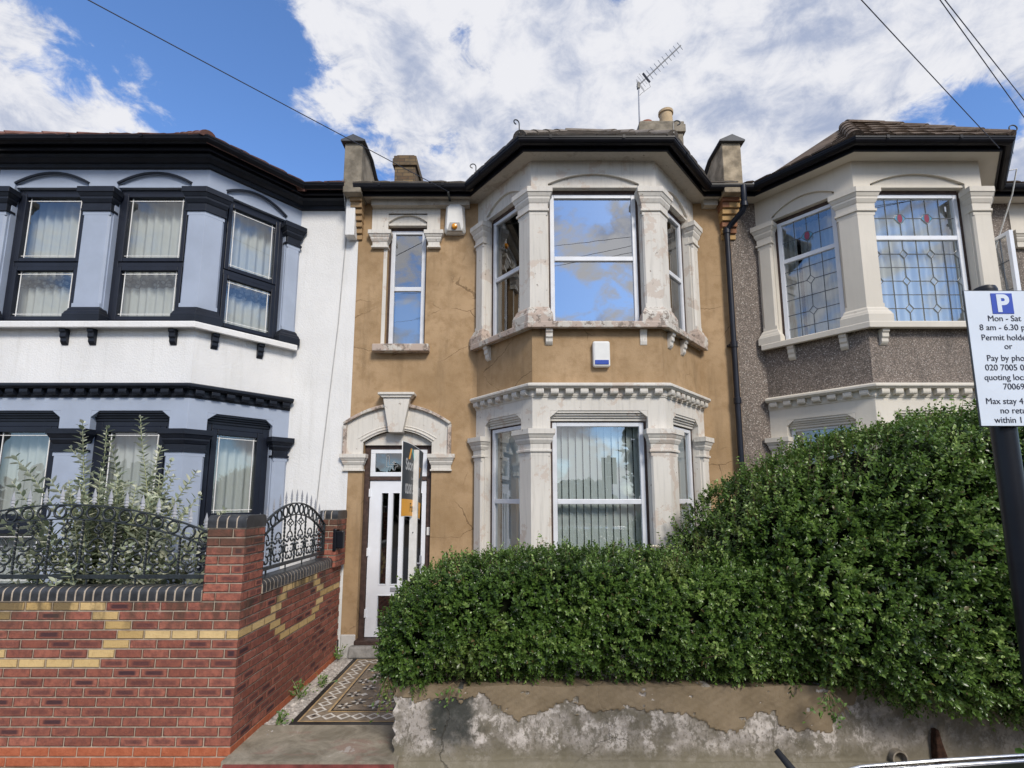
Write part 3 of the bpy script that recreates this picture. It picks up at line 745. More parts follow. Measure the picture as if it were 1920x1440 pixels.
        for k in range(rows-1 if nc > 4 else 3):
            z = a+hgt*(k+1)/rows if nc > 4 else a+hgt*(.12, .5, .88)[k]
            line((ui, z), (uj, z))
        s.build('leading', 'lead', w); cg.build('stained_glass', ['glass_red', 'glass_blue'], w)
    return w
def tile_roof(parent, quads, m, name='roof', course=.28, colw=.23, drop=.03):
    """each quad: eave-left, eave-right, top-right, top-left; overlapping tiles with slight unevenness over a solid deck"""
    b = MB()
    for q in quads:
        q = [Vector(p) for p in q]; 
        nrm = (q[1]-q[0]).cross(q[3]-q[0]).normalized()
        if nrm.z < 0: nrm = -nrm
        k = b.add([p-nrm*.01 for p in q]+[p-nrm*.07 for p in q])
        for f in ((0, 1, 2, 3), (7, 6, 5, 4), (0, 4, 5, 1), (1, 5, 6, 2), (2, 6, 7, 3), (3, 7, 4, 0)): b.face([k+i for i in f])
        h = ((q[3]+q[2])/2-(q[0]+q[1])/2).length; rows = max(2, int(h/course))
        for r in range(rows):
            t0, t1 = r/rows, min(1, (r+1.12)/rows)
            a0, b0 = q[0].lerp(q[3], t0), q[1].lerp(q[2], t0); a1, b1 = q[0].lerp(q[3], t1), q[1].lerp(q[2], t1)
            cols = max(1, int((b0-a0).length/colw))
            for c in range(cols):
                s0, s1 = c/cols+.003, (c+1)/cols-.003; j = random.uniform(0, .008)
                p = [a0.lerp(b0, s0)+nrm*(.034+j)-(q[3]-q[0]).normalized()*random.uniform(0, .02), a0.lerp(b0, s1)+nrm*(.034+j), a1.lerp(b1, s1)+nrm*.012, a1.lerp(b1, s0)+nrm*.012]
                k = b.add(p+[x-nrm*.016 for x in p])
                # a low roll along each tile
                mid0 = p[0].lerp(p[1], .75)+nrm*.009; mid1 = p[3].lerp(p[2], .75)+nrm*.008; kk = b.add([mid0, mid1])
                b.face((k, k+1, kk)) ; b.face((k, kk, kk+1, k+3)); b.face((kk, k+1, k+2, kk+1)); b.face((k+3, kk+1, k+2))
                b.face((k+4, k+5, k+1, k)); b.face((k+5, k+6, k+2, k+1)); b.face((k+7, k+4, k, k+3))
    return b.build(name, m, parent, fix=False)
def hip_tiles(b, p, q, r=.085, L=.33):
    p, q = Vector(p), Vector(q); d = (q-p); n = max(1, int(d.length/L)); d.normalize(); side = d.cross(Vector((0, 0, 1))).normalized(); up = side.cross(d)
    for k in range(n):
        a = p.lerp(q, k/n); c = p.lerp(q, (k+1.1)/n); r0, r1 = r*1.12, r*.92
        rings = []
        for pt, rr in ((a, r0), (c, r1)):
            rings.append([tuple(pt+side*rr*math.cos(t)+up*(rr*.85*math.sin(t)-.02)) for t in [math.pi*i/8 for i in range(9)]])
        b.loft(rings, 0, True, True)

def gutter_set(H, path, mats, over=.2, zb=6.45, depth=.11):
    s = MB(); s.sweep(path, [(-.12, zb), (-.12, zb+.02), (over, zb+.02), (over, zb)]); s.build('soffit', mats['soffit'], H)
    f = MB(); f.sweep(path, [(over, zb-.018), (over, zb+depth), (over+.022, zb+depth), (over+.022, zb-.018)]); f.build('fascia', mats['gutter'], H)
    g = MB(); gr = .058; zc = zb+.075; oc = over+.024+gr
    prof = [(oc+gr*math.cos(t), zc+gr*math.sin(t)) for t in [math.pi+math.pi*i/8 for i in range(9)]]
    prof += [(oc+gr+.006, zc), (oc+gr+.006, zc+.02), (oc+gr-.004, zc+.02)]+[(oc+(gr-.006)*math.cos(t), zc+(gr-.006)*math.sin(t)) for t in [2*math.pi-math.pi*i/8 for i in range(9)]]+[(oc-gr, zc+.012)]
    g.sweep(path, prof)
    # brackets / union clips along the run
    for a, b2 in zip(offset_path(path, oc), offset_path(path, oc)[1:]):
        L = math.hypot(b2[0]-a[0], b2[1]-a[1])
        for t in [x for x in np.arange(.35, L-.1, .9)]:
            fr = frame(a, b2); g2 = MB(fr); 
            for i in range(8):
                t0, t1 = math.pi+math.pi*i/8, math.pi+math.pi*(i+1)/8; rr = gr+.004
                k = g.add([g2.P(t+dx, rr*math.cos(tt), zc+rr*math.sin(tt)) for dx in (0, .035) for tt in (t0, t1)]); g.face((k, k+1, k+3, k+2))
            k = g.add([g2.P(t+dx, gr+.012, zc+dz) for dx in (0, .035) for dz in (-.01, .028)]); g.face((k, k+1, k+3, k+2))
    g.build('gutter', mats['gutter'], H, fix=False)

def bracket(parent, fr, u, z, m, broken=False, w=.085):
    b = MB(fr); h = .20
    pr = [(0.0, 0), (.085, 0), (.085, -.035), (.078, -.045), (.066, -.05), (.066, -.10), (.058, -.11), (.048, -.12), (.048, -.155), (.04, -.17), (.022, -.19), (.0, -.20)]
    if broken: pr = [(0, 0), (.05, 0), (.03, -.05), (.02, -.10), (.022, -.15), (.014, -.19), (0, -.2)]
    k0 = b.add([b.P(u-w/2, n-.01, z+q) for n, q in pr]+[b.P(u+w/2, n-.01, z+q) for n, q in pr]); m_ = len(pr)
    b.face(range(k0, k0+m_)); b.face(range(k0+2*m_-1, k0+m_-1, -1))
    for i in range(m_): j = (i+1) % m_; b.face((k0+i, k0+j, k0+m_+j, k0+m_+i))
    b.build('bracket', m, parent, bevel=.004)

def bay(H, xl, xfl, xfr, xr, mats, nfront=1, opts=None):
    """two-storey canted bay: lower stage, apron, sill, upper stage, pilasters, windows"""
    path = [(xl, YF), (xfl, YB), (xfr, YB), (xr, YF)]
    frs = [frame(path[0], path[1]), frame(path[1], path[2]), frame(path[2], path[3])]
    Wf = xfr-xfl; wc = .22; wf = .215; mp = .37
    T = .26
    # openings along each face
    ops = []
    for k, fr in enumerate(frs):
        L = fr[3]
        if k == 1:
            n = nfront; wd = (Wf-2*wf-mp*(n-1))/n; ops.append([(wf+i*(wd+mp), wf+i*(wd+mp)+wd) for i in range(n)])
        else: ops.append([(wc, L-wc)])
    lo = MB(); ap = MB(); up = MB(); lens = MB(); mould = MB(); head = MB()
    for fr, op in zip(frs, ops):
        L = fr[3]
        for q in (lo, ap, up, lens, mould, head): q.fr = fr
        lo.panel(0, L, .05, 3.42, [(a, b, .62, 3.175) for a, b in op], T)
        ap.panel(0, L, 3.42, ZS[0]+.02, [], T, n=-.004)
        up.panel(0, L, ZS[0]+.02, 6.47, [(a, b, ZS[1]-.03, 6.30) for a, b in op], T)
        for a, b in op:
            arch_head(up, lens, mould if mats.get('mould') else None, a, b, 6.135, 6.275, 6.30, 6.095, T)
            flat_head(lo, head, a, b, 3.095, 3.175, T)
    lo.build('lower_bay_wall', mats['stone'], H, bevel=.004); ap.build('bay_apron', mats['apron'], H)
    up.build('upper_bay_wall', mats['stone_up'], H)
    lens.build('arch_panel', mats['stone_up'], H); head.build('window_head', mats['head'], H, bevel=.003)
    if mats.get('mould'): mould.build('arch_moulding', mats['mould'], H)
    # sill, cornice
    b = MB(); b.sweep(path, [(-.2, ZS[0]+.03), (-.2, ZS[1]+.004), (.02, ZS[1]), (.105, ZS[1]-.018), (.112, ZS[1]-.03), (.112, ZS[0]+.004), (.10, ZS[0]), (.055, ZS[0]+.004), (.05, ZS[0]+.03)]); b.build('sill', mats['sill'], H, bevel=.005)
    b = MB(); b.sweep(path, [(-.05, 3.335), (-.05, 3.52), (.0, 3.52), (.10, 3.495), (.112, 3.485), (.112, 3.458), (.098, 3.45), (.085, 3.435), (.02, 3.43), (.02, 3.355), (.012, 3.35), (.010, 3.335)])
    for fr in frs:
        b.fr = fr; L = fr[3]; n = max(3, int(round((L+.06)/.175)))
        for i in range(n):
            u = (i+.5)*L/n; w = .048
            pr = [(.015, 3.432), (.078, 3.432), (.082, 3.42), (.082, 3.392), (.074, 3.372), (.055, 3.362), (.015, 3.362)]
            k0 = b.add([b.P(u-w, x, z) for x, z in pr]+[b.P(u+w, x, z) for x, z in pr]); m_ = len(pr)
            b.face(range(k0, k0+m_)); b.face(range(k0+2*m_-1, k0+m_-1, -1))
            for a in range(m_): c = (a+1) % m_; b.face((k0+a, k0+c, k0+m_+c, k0+m_+a))
    b.fr = None; b.build('cornice', mats['cornice'], H, bevel=.004)
    # pilasters, both storeys
    def at(fr, u): v = fr[0]+fr[1]*u; return (v.x, v.y)
    L0, L2 = frs[0][3], frs[2][3]; g = .012
    paths = [[at(frs[0], .02), at(frs[0], wc-g)], [at(frs[0], L0-wc+g), path[1], at(frs[1], wf-g)],
             [at(frs[1], Wf-wf+g), path[2], at(frs[2], wc-g)], [at(frs[2], L2-wc+g), at(frs[2], L2-.02)]]
    for i in range(nfront-1):
        a = ops[1][i][1]+g; c = ops[1][i+1][0]-g; paths.append([at(frs[1], a), at(frs[1], c)])
    for p in paths:
        pillar(H, p, ZS[1]-.01, 5.725, 6.03, .05, mats['pil'])
        pillar(H, p, .3, 2.675, 2.945, .05, mats['pil_low'], base=False)
    for fr, op, k in zip(frs, ops, range(3)):
        for a, b_ in op: opts(H, fr, a, b_, k)
    return path, frs

def shell(H, x0, x1, path, mats, holes, party=True):
    """front wall beside the bay, side and back walls, floors; keeps the rooms dark"""
    for a, c in ((x0, path[0][0]+.05), (path[3][0]-.05, x1)):
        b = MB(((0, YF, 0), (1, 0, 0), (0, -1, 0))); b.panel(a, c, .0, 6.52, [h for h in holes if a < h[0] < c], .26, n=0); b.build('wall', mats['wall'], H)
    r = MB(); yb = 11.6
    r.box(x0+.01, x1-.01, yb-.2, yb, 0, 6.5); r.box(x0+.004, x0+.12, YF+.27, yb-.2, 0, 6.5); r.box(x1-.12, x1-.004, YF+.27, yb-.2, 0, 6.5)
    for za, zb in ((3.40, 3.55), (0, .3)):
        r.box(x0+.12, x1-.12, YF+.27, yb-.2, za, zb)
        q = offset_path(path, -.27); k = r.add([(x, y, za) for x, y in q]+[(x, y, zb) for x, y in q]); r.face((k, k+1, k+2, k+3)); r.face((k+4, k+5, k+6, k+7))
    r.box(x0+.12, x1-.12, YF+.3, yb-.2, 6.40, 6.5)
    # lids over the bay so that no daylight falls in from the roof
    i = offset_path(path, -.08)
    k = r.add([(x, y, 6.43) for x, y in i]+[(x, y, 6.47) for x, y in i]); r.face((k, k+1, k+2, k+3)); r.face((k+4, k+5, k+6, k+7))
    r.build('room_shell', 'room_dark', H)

def main_roof(H, x0, x1, bp, pitch_bay, m, ridge, over=.32, pitch=29, hip=True, apex=(.25, 1.15)):
    """main slope behind the gutter and the hipped roof of the bay"""
    e = offset_path([(x0-.01, YF)]+bp+[(x1+.01, YF)], over); ze = 6.545
    tp = math.tan(R(pitch)); tb = math.tan(R(pitch_bay)); yr = 10.2
    zr = ze+(yr-(YF-over))*tp
    Zm = lambda y: ze+(y-(YF-over))*tp
    E = [Vector((x, y, ze)) for x, y in e]
    cx = (E[2].x+E[3].x)/2; run = apex[1]+.0
    rl, rr_ = Vector((cx-apex[0], E[2].y+run, ze+run*tb)), Vector((cx+apex[0], E[2].y+run, ze+run*tb))
    ym = (rl.z-ze)/tp+(YF-over); 
    bl, br = Vector((rl.x, ym, rl.z)), Vector((rr_.x, ym, rr_.z))
    quads = [(E[2], E[3], rr_, rl), (E[1], E[2], rl, bl), (E[3], E[4], br, rr_),
             (E[0], E[1], Vector((E[1].x, yr, zr)), Vector((x0, yr, zr))), (E[4], E[5], Vector((x1, yr, zr)), Vector((E[4].x, yr, zr))),
             (Vector((E[1].x, E[1].y, ze-.02)), Vector((E[4].x, E[4].y, ze-.02)), Vector((E[4].x, yr, zr)), Vector((E[1].x, yr, zr)))]
    ro = tile_roof(H, quads, m)
    for p, q in ((E[2]+Vector((0, 0, .02)), rl), (E[3]+Vector((0, 0, .02)), rr_), (rl, rr_)):
        h = MB(); hip_tiles(h, p, q); h.build('hip_tile', m, ro)
    h = MB(); hip_tiles(h, (x0, yr, zr), (x1, yr, zr)); h.build('ridge_tile', m, ro)
    # back slope closes the roof
    k = MB(); k.poly([(x0, yr, zr), (x1, yr, zr), (x1, yr+3, zr-1.8), (x0, yr+3, zr-1.8)]); k.build('back_slope', m, ro, fix=False)
    return ro, E

# ================================================================== middle house
PL, PR = -2.25, 3.20          # party lines
B = thing('terraced_house', ((PL+PR)/2, YF, 0), 'tan rendered house between the two others, with peeling white two-storey bay and white front door', 'house', 'houses of the terrace')
pilB = dict(shaft='peeling_white', cap='peeling_white', base='worn_base'); 
mB = dict(stone='peeling_white', stone_up='peeling_white', apron='tan_render', head='peeling_white', sill='worn_base', cornice='peeling_white', pil=pilB, pil_low=pilB, wall='tan_render', soffit='soffit_paint', gutter='gutter_black')
def winB(H, fr, a, b, k):
    window(H, fr, a, b, ZS[1]-.005, 6.075, 5.165, 'old_white_frame', 'glass_bright' if k == 1 else 'glass_dark', 'brown_timber')
    window(H, fr, a, b, .64, 3.075, 2.09, 'old_white_frame', 'glass_blind', 'brown_timber', 'film' if k == 2 else 'slats')
pathB, frB = bay(B, -.50, .245, 1.845, 2.67, mB, 1, winB)
DU0, DU1 = -2.05, -1.105      # door opening
shell(B, PL, PR, pathB, mB, [(DU0, DU1, .1, 3.06), (-1.815, -1.245, 4.26, 6.27)])
FB = ((0, YF, 0), (1, 0, 0), (0, -1, 0), 0)
def door_and_porch():
    # arched hood: white band, keystone, tympanum, capitals
    ar = MB(FB); u0, u1 = -2.31, -.852
    o = arc_pts(u0, u1, 3.15, 3.40, 24); i = arc_pts(DU0, DU1, 2.895, 3.06, 24)
    for k in range(24): ar.prism([i[k], i[k+1], o[k+1], o[k]], .03, -.01)
    ar.prism([(u0, 2.73), (DU0, 2.73), (DU0, 2.895), (u0, 3.15)], .03, -.01); ar.prism([(u1, 2.73), (u1, 3.15), (DU1, 2.895), (DU1, 2.73)], .03, -.01)
    # inner roll along the arch
    for s_, n_ in ((.03, .045), (.065, .038)):
        a = arc_pts(DU0-s_, DU1+s_, 2.895+s_*.8, 3.06+s_, 24)
        ar.ltube([(u, n_-.012, z) for u, z in a], .013, 6)
    hood = ar.build('door_arch', 'peeling_white', B, bevel=.002)
    lb = MB(FB)                                     # label moulding round the outside
    o2 = arc_pts(u0-.015, u1+.015, 3.165, 3.43, 24); o1 = arc_pts(u0+.012, u1-.012, 3.14, 3.385, 24)
    for k in range(24): lb.prism([o1[k], o1[k+1], o2[k+1], o2[k]], .085, -.01)
    lb.box(u0-.015, u0+.035, -.01, .06, 2.73, 3.15); lb.box(u1-.035, u1+.015, -.01, .06, 2.73, 3.15)
    lb.build('label_moulding', 'worn_base', hood, bevel=.006)
    ks = MB(FB); c = (DU0+DU1)/2-.01
    ks.prism([(c-.095, 3.02), (c+.095, 3.02), (c+.185, 3.50), (c-.185, 3.50)], .13, 0)
    ks.prism([(c-.20, 3.50), (c+.20, 3.50), (c+.225, 3.535), (c-.225, 3.535)], .155, 0); ks.box(c-.25, c+.25, 0, .175, 3.535, 3.57)
    ks.build('keystone', 'peeling_white', hood, bevel=.006)
    ty = MB(FB); a = arc_pts(DU0+.003, DU1-.003, 2.893, 3.055, 20); ty.prism([(DU0+.003, 2.86)]+a+[(DU1-.003, 2.86)], -.045, -.24)
    ty.build('tympanum', 'peeling_white', hood)
    for (a0, a1) in ((-2.30, DU0), (DU1, -.84)):
        p = [(a0, YF), (a1, YF)]; cp = MB(); cp.loft(pillar_rings(p, .02, [(o_*.9, 2.50+z*.77) for o_, z in CAPR], .002)); cp.build('capital', 'peeling_white', hood, bevel=.004)
    # frame, fanlight, door
    fm = MB(FB); fm.box(DU0+.002, DU0+.075, -.09, -.2, .29, 2.86); fm.box(DU1-.075, DU1-.002, -.09, -.2, .29, 2.86); fm.box(DU0+.075, DU1-.075, -.09, -.2, 2.81, 2.86)
    fm.box(DU0+.075, DU1-.075, -.085, -.2, 2.375, 2.425)
    fm.build('door_frame', 'brown_timber', B, bevel=.006)
    th = MB(FB); th.box(DU0-.01, DU1+.01, .05, -.24, .235, .292); th.build('threshold', 'brown_timber', B, bevel=.01)
    sp = MB(FB); sp.box(DU0-.06, DU1+.06, .12, -.24, .09, .235); sp.build('doorstep', 'kerb_stone', B, bevel=.02)
    x0, x1 = DU0+.078, DU1-.078
    fl = MB(FB); fl.box(x0, x1, -.10, -.16, 2.43, 2.49); fl.box(x0, x1, -.10, -.16, 2.75, 2.805); fl.box(x0, x0+.065, -.10, -.16, 2.49, 2.75); fl.box(x1-.065, x1, -.10, -.16, 2.49, 2.75)
    f = fl.build('fanlight', 'white_plastic', B, bevel=.005)
    g = MB(FB); g.poly([(x0+.06, -.13, 2.485), (x1-.06, -.13, 2.485), (x1-.06, -.13, 2.755), (x0+.06, -.13, 2.755)]); g.build('pane', 'glass_dark', f, fix=False)
    nm = MB(FB); cx, cz = x0+.30, 2.52                 # the outlined numeral 4
    L = [(-.045, .20), (-.045, .075), (.075, .075), (.075, .045), (.04, .045), (.04, 0), (.005, 0), (.005, .045), (-.08, .045), (-.08, .20)]
    for p, q in zip(L, L[1:]+L[:1]):
        a_, b_ = (min(p[0], q[0])-.0025, max(p[0], q[0])+.0025), (min(p[1], q[1])-.0025, max(p[1], q[1])+.0025); nm.box(cx+a_[0], cx+a_[1], -.121, -.126, cz+b_[0], cz+b_[1])
    nm.box(cx-.002, cx+.048, -.1205, -.127, cz+.10, cz+.108); nm.box(cx+.018, cx+.026, -.1205, -.127, cz+.075, cz+.13)
    nm.build('numeral', 'grey_cable', f)
    d = MB(FB); d0, d1 = -.105, -.165; gl = []
    d.panel(x0, x1, .30, 2.37, [], .0) if False else None
    wins = [(x0+.175+i*.155, x0+.175+i*.155+.088, .98+.0, 2.20) for i in range(4)]; wins += [(x0+.165, x0+.70, .42, .83)]
    d.panel(x0+.004, x1-.004, .30, 2.372, wins, .06, n=d0)
    for (a0, a1, b0, b1) in wins:
        for q in ((a0-.012, a0, b0-.012, b1+.012), (a1, a1+.012, b0-.012, b1+.012), (a0, a1, b0-.012, b0), (a0, a1, b1, b1+.012)): d.box(q[0], q[1], d0+.006, d0-.01, q[2], q[3])
    dr = d.build('door', 'white_plastic', B, bevel=.003)
    for (a0, a1, b0, b1) in wins:
        g = MB(FB); g.poly([(a0, d0-.03, b0), (a1, d0-.03, b0), (a1, d0-.03, b1), (a0, d0-.03, b1)]); g.build('pane', 'glass_dark', dr, fix=False)
    for z in (.55, 1.35, 2.15):
        h = MB(FB); h.box(x0-.005, x0+.02, d0+.022, d0-.02, z, z+.11); h.build('hinge', 'white_plastic', dr, bevel=.004)
    h = MB(FB); h.box(x1-.075, x1-.045, d0+.012, d0, 1.15, 1.36); h.box(x1-.16, x1-.05, d0+.05, d0+.03, 1.25, 1.27); h.box(x1-.065, x1-.05, d0+.04, d0, 1.25, 1.27); h.build('handle', 'silver_paint', dr, bevel=.004)
    lt = MB(FB); lt.box(x0+.33, x0+.58, d0+.012, d0-.004, .885, .94); lt.build('letter_plate', 'silver_paint', dr, bevel=.004)
    bl = MB(FB); bl.box(DU1-.06, DU1-.015, -.065, -.09, 1.63, 1.74); bl.build('doorbell', 'box_white', B, bevel=.008)
    pl = MB(FB); pl.box(PL+.005, DU0-.004, .022, -.02, .0, .36); pl.build('plinth', 'white_plinth', B, bevel=.012); pl = MB(FB); pl.box(DU1+.004, -.52, .022, -.02, .0, .36); pl.build('plinth', 'white_plinth', B, bevel=.012)
door_and_porch()
def small_window(H, FF, c, mats, fm, gm, cover):
    """narrow first-floor window with arched surround (c = centre)"""
    a, b = c-.285, c+.285
    su = MB(FF); n = .014
    su.panel(a-.24, b+.19, 5.99, 6.44, [(a, b, 5.9, 6.285)], .03, n=n)
    le = MB(FF); arch_head(su, le, None, a, b, 6.155, 6.268, 6.285, 6.115, .2)
    hd = su.build('window_surround', mats['stone'], H, bevel=.003)
    le.build('arch_panel', mats['stone'], hd)
    for (p0, p1) in ((a-.24, a), (b, b+.19)):
        cp = MB(); o = FF[0]; p = [(o[0]+p0+.03, o[1]), (o[0]+p1-.002, o[1])]
        cp.loft(pillar_rings(p, .04, [(x, 5.735+z*.83) for x, z in CAPR], .002)); cp.build('capital', mats['stone'], hd, bevel=.004)
    jb = MB(FF); jb.box(a-.055, a-.001, -.02, .006, 4.26, 5.735); jb.build('jamb', mats['stone'], hd, bevel=.004)
    sl = MB(FF); sl.box(a-.14, b+.08, -.2, .13, 4.165, 4.27); sl.build('sill', mats['sill'], H, bevel=.012)
    window(H, FF, a, b, 4.27, 6.10, 5.165, fm, gm, 'brown_timber', cover, bar=.06)
small_window(B, FB, -1.53, mB, 'old_white_frame', 'glass_grey', 'roller')
for fr, u, br in ((frB[1], .21, False), (frB[1], 1.37, True), (frB[0], .30, False), (frB[2], .20, False), (frB[2], .60, False)): bracket(B, fr, u, ZS[0]+.004, 'peeling_white', br)
gpB = [(PL, YF)]+pathB+[(PR, YF)]
gutter_set(B, gpB, mB)
roofB, EB = main_roof(B, PL, PR, pathB, 39.6, 'grey_tile', None)
# bed mould of the eaves on the flat part of the wall
b = MB(FB); b.box(PL+.2, -.62, .0, .11, 6.36, 6.449); b.build('eaves_board', 'soffit_paint', B)
b = MB(FB); b.box(2.80, PR-.20, .0, .11, 6.36, 6.449); b.build('eaves_board', 'soffit_paint', B)
def scroll_iron(H, p, out, h=.13):
    p = Vector(p); o = Vector(out).normalized(); pts = [p]
    for k in range(12):
        t = k/11; ang = math.pi*.5+t*math.pi*1.45; r = .045*(1-.45*t); pts.append(p+Vector((0, 0, h))+o*(.045+r*math.cos(math.pi-ang+math.pi*.5) if False else .04-.04*math.cos(ang-math.pi*.5))+Vector((0, 0, r*math.sin(ang-math.pi*.5))))
    b = MB(); b.tube(pts, .008, 5); b.build('hip_iron', 'iron_paint', H)
scroll_iron(roofB, EB[2]+Vector((-.0, -.02, .03)), (-.6, -.4, 0)); scroll_iron(roofB, EB[3]+Vector((0, -.02, .03)), (.8, -.2, 0)); scroll_iron(roofB, (-.50, 6.44, 6.58), (-.8, -.2, 0), .10)

def corbel(H, x0, x1, m):
    """stepped brick corbel carrying the gutter end at a party wall"""
    b = MB(FB); n = 7
    for i in range(n):
        z0 = 5.87+i*.083; pr = .03+.030*i
        b.box(x0+(n-1-i)*.006, x1-(n-1-i)*.004, -.02, pr, z0, z0+.074); b.box(x0+.02, x1-.02, -.02, pr-.012, z0+.074, z0+.083)
    b.build('corbel', m, H, bevel=.004)
corbel(B, -2.335, -2.165, 'tan_render')
corbel(B, 3.03, 3.29, 'corbel_brick')
def parapet(xc, w, name, label, yfront=6.62, side='concrete_parapet'):
    """party wall upstand: tall block at the eaves, swept down behind, with a pitched coping"""
    P = thing(name, (xc, yfront, 6.45), label, 'parapet', 'party wall parapets')
    prof = [(yfront, 6.42), (yfront, 7.18), (yfront+.38, 7.18), (yfront+.62, 7.05), (yfront+.95, 7.06), (10.2, 8.72), (10.2, 6.42)]
    b = MB(); m = len(prof); k = b.add([(xc-w/2, y, z) for y, z in prof]+[(xc+w/2, y, z) for y, z in prof])
    b.face(range(k, k+m)); b.face(range(k+2*m-1, k+m-1, -1))
    for i in range(m): j = (i+1) % m; b.face((k+i, k+j, k+m+j, k+m+i))
    b.build('upstand', side, P, bevel=.012)
    c = MB(); t = [(yfront-.05, 7.18), (yfront+.40, 7.18), (yfront+.66, 7.06), (yfront+.97, 7.075), (10.2, 8.73)]
    rings = []
    for y, z in t: rings.append([(xc-w/2-.045, y, z), (xc-w/2-.045, y, z+.022), (xc, y, z+.105), (xc+w/2+.045, y, z+.022), (xc+w/2+.045, y, z)])
    c.loft(rings); c.build('coping', 'lead_sheet', P)
    return P
parapet(-2.27, .255, 'party_parapet', 'weathered grey party wall upstand above the eaves beside the white house, a cable over it')
parapet(3.145, .27, 'party_parapet', 'sandy party wall upstand above the downpipe, left of the pebbledash house', side='sandy_parapet')
# downpipe with a swan neck
b = MB(); pts = [(3.275, 6.62, 6.52), (3.275, 6.62, 6.22), (3.265, 6.66, 6.16), (3.16, 6.80, 6.04), (3.115, 6.855, 5.98), (3.112, 6.86, 5.9), (3.112, 6.86, 4.0), (3.112, 6.86, .12)]
b.tube(pts, .040, 12)
for z in (5.92, 4.22, 3.42, 2.2):
    b.lathe((3.112, 6.86, z), [(.041, 0), (.050, .002), (.050, .085), (.041, .088)], 12)
for z in (4.25, 2.3): b.box(3.05, 3.175, 6.88, 6.955, z, z+.03)
b.tube([(3.275, 6.62, 6.26), (3.275, 6.62, 6.20)], .048, 12)
b.build('downpipe', 'iron_pipe', B, smooth='auto')
# chimneys
def chimney(H, x0, x1, y0, y1, z0, z1, m, pots):
    b = MB(); b.box(x0, x1, y0, y1, z0, z1-.28); b.box(x0-.04, x1+.04, y0-.04, y1+.04, z1-.28, z1-.12); b.box(x0-.02, x1+.02, y0-.02, y1+.02, z1-.12, z1-.05); b.box(x0+.03, x1-.03, y0+.03, y1-.03, z1-.05, z1)
    c = b.build('chimney', m, H, bevel=.01)
    for (px, py, r, h, mm) in pots:
        p = MB(); p.lathe((px, py, z1-.02), [(r*.95, 0), (r*.9, h-.05), (r*1.06, h-.05), (r*1.06, h), (r*.82, h), (r*.8, h-.3)], 18); p.build('chimney_pot', mm, c, smooth='auto')
chimney(roofB, 2.45, 3.26, 8.75, 9.5, 7.2, 9.30, 'concrete_parapet', [(2.63, 8.98, .12, .11, 'terracotta'), (3.02, 8.98, .135, .36, 'buff_pot')])
chimney(roofB, -2.45, -2.02, 9.7, 10.5, 8.0, 9.28, 'old_brick', [])

# ================================================================== left house
A = thing('terraced_house', (-4.9, YF, 0), 'left house of white render with lavender bay and black trim behind the brick wall', 'house', 'houses of the terrace')
pilA = dict(shaft='lavender_paint', cap='black_paint', base='black_paint')
mA = dict(stone='lavender_paint', stone_up='lavender_paint', apron='white_render', head='black_paint', sill='white_render', cornice='black_paint', pil=pilA, pil_low=pilA, wall='white_render', soffit='gutter_black', gutter='gutter_black', mould='black_paint')
def winA(H, fr, a, b, k):
    window(H, fr, a, b, ZS[1]-.005, 6.09, 5.07, 'dark_frame', 'glass_net', None, 'lace', dep=.07, bar=.06, sash=.055, lead='border')
    window(H, fr, a, b, 1.0, 3.07, 1.83, 'dark_frame', 'glass_net', None, 'net', dep=.09, bar=.085, sash=.07, lead='border')
pathA, frA = bay(A, -7.40, -6.60, -3.90, -3.10, mA, 2, winA)
shell(A, -8.3, PL-.001, pathA, mA, [])
for fr, u in ((frA[1], 1.12), (frA[1], 1.46), (frA[1], 2.45), (frA[2], .22), (frA[2], .78)): bracket(A, fr, u, ZS[0]+.004, 'black_paint', w=.075)
gpA = [(-8.3, YF)]+pathA+[(PL-.13, YF)]
gutter_set(A, gpA, mA, over=.20, zb=6.47)
b = MB(); b.sweep(gpA, [(-.02, 6.33), (-.02, 6.469), (.15, 6.469), (.15, 6.44), (.10, 6.43), (.06, 6.39), (.035, 6.385), (.035, 6.34), (.02, 6.33)]); b.build('bed_moulding', 'black_paint', A, bevel=.004)
roofA, EA = main_roof(A, -8.3, PL-.13, pathA, 37.4, 'red_tile', None, pitch=29)
b = MB(); b.box(-2.395, -2.262, 6.78, 6.948, 5.86, 6.44); b.prism([(0, 0)], 0, 0) if False else None; b.build('gutter_corbel', 'white_render', A, bevel=.01)
b = MB(); pts = [(-2.40, 6.60, 6.60), (-2.41, 6.75, 6.4), (-2.42, 6.935, 6.1), (-2.48, 6.94, 4.6), (-2.62, 6.94, 2.6), (-2.70, 6.94, 1.2), (-2.72, 6.94, .3)]; b.tube(pts, .007, 6); b.build('cable', 'grey_cable', A)
b = MB(); b.box(-3.08, PL-.02, 6.925, 6.955, .0, .3); b.build('plinth', 'black_paint', A, bevel=.01)

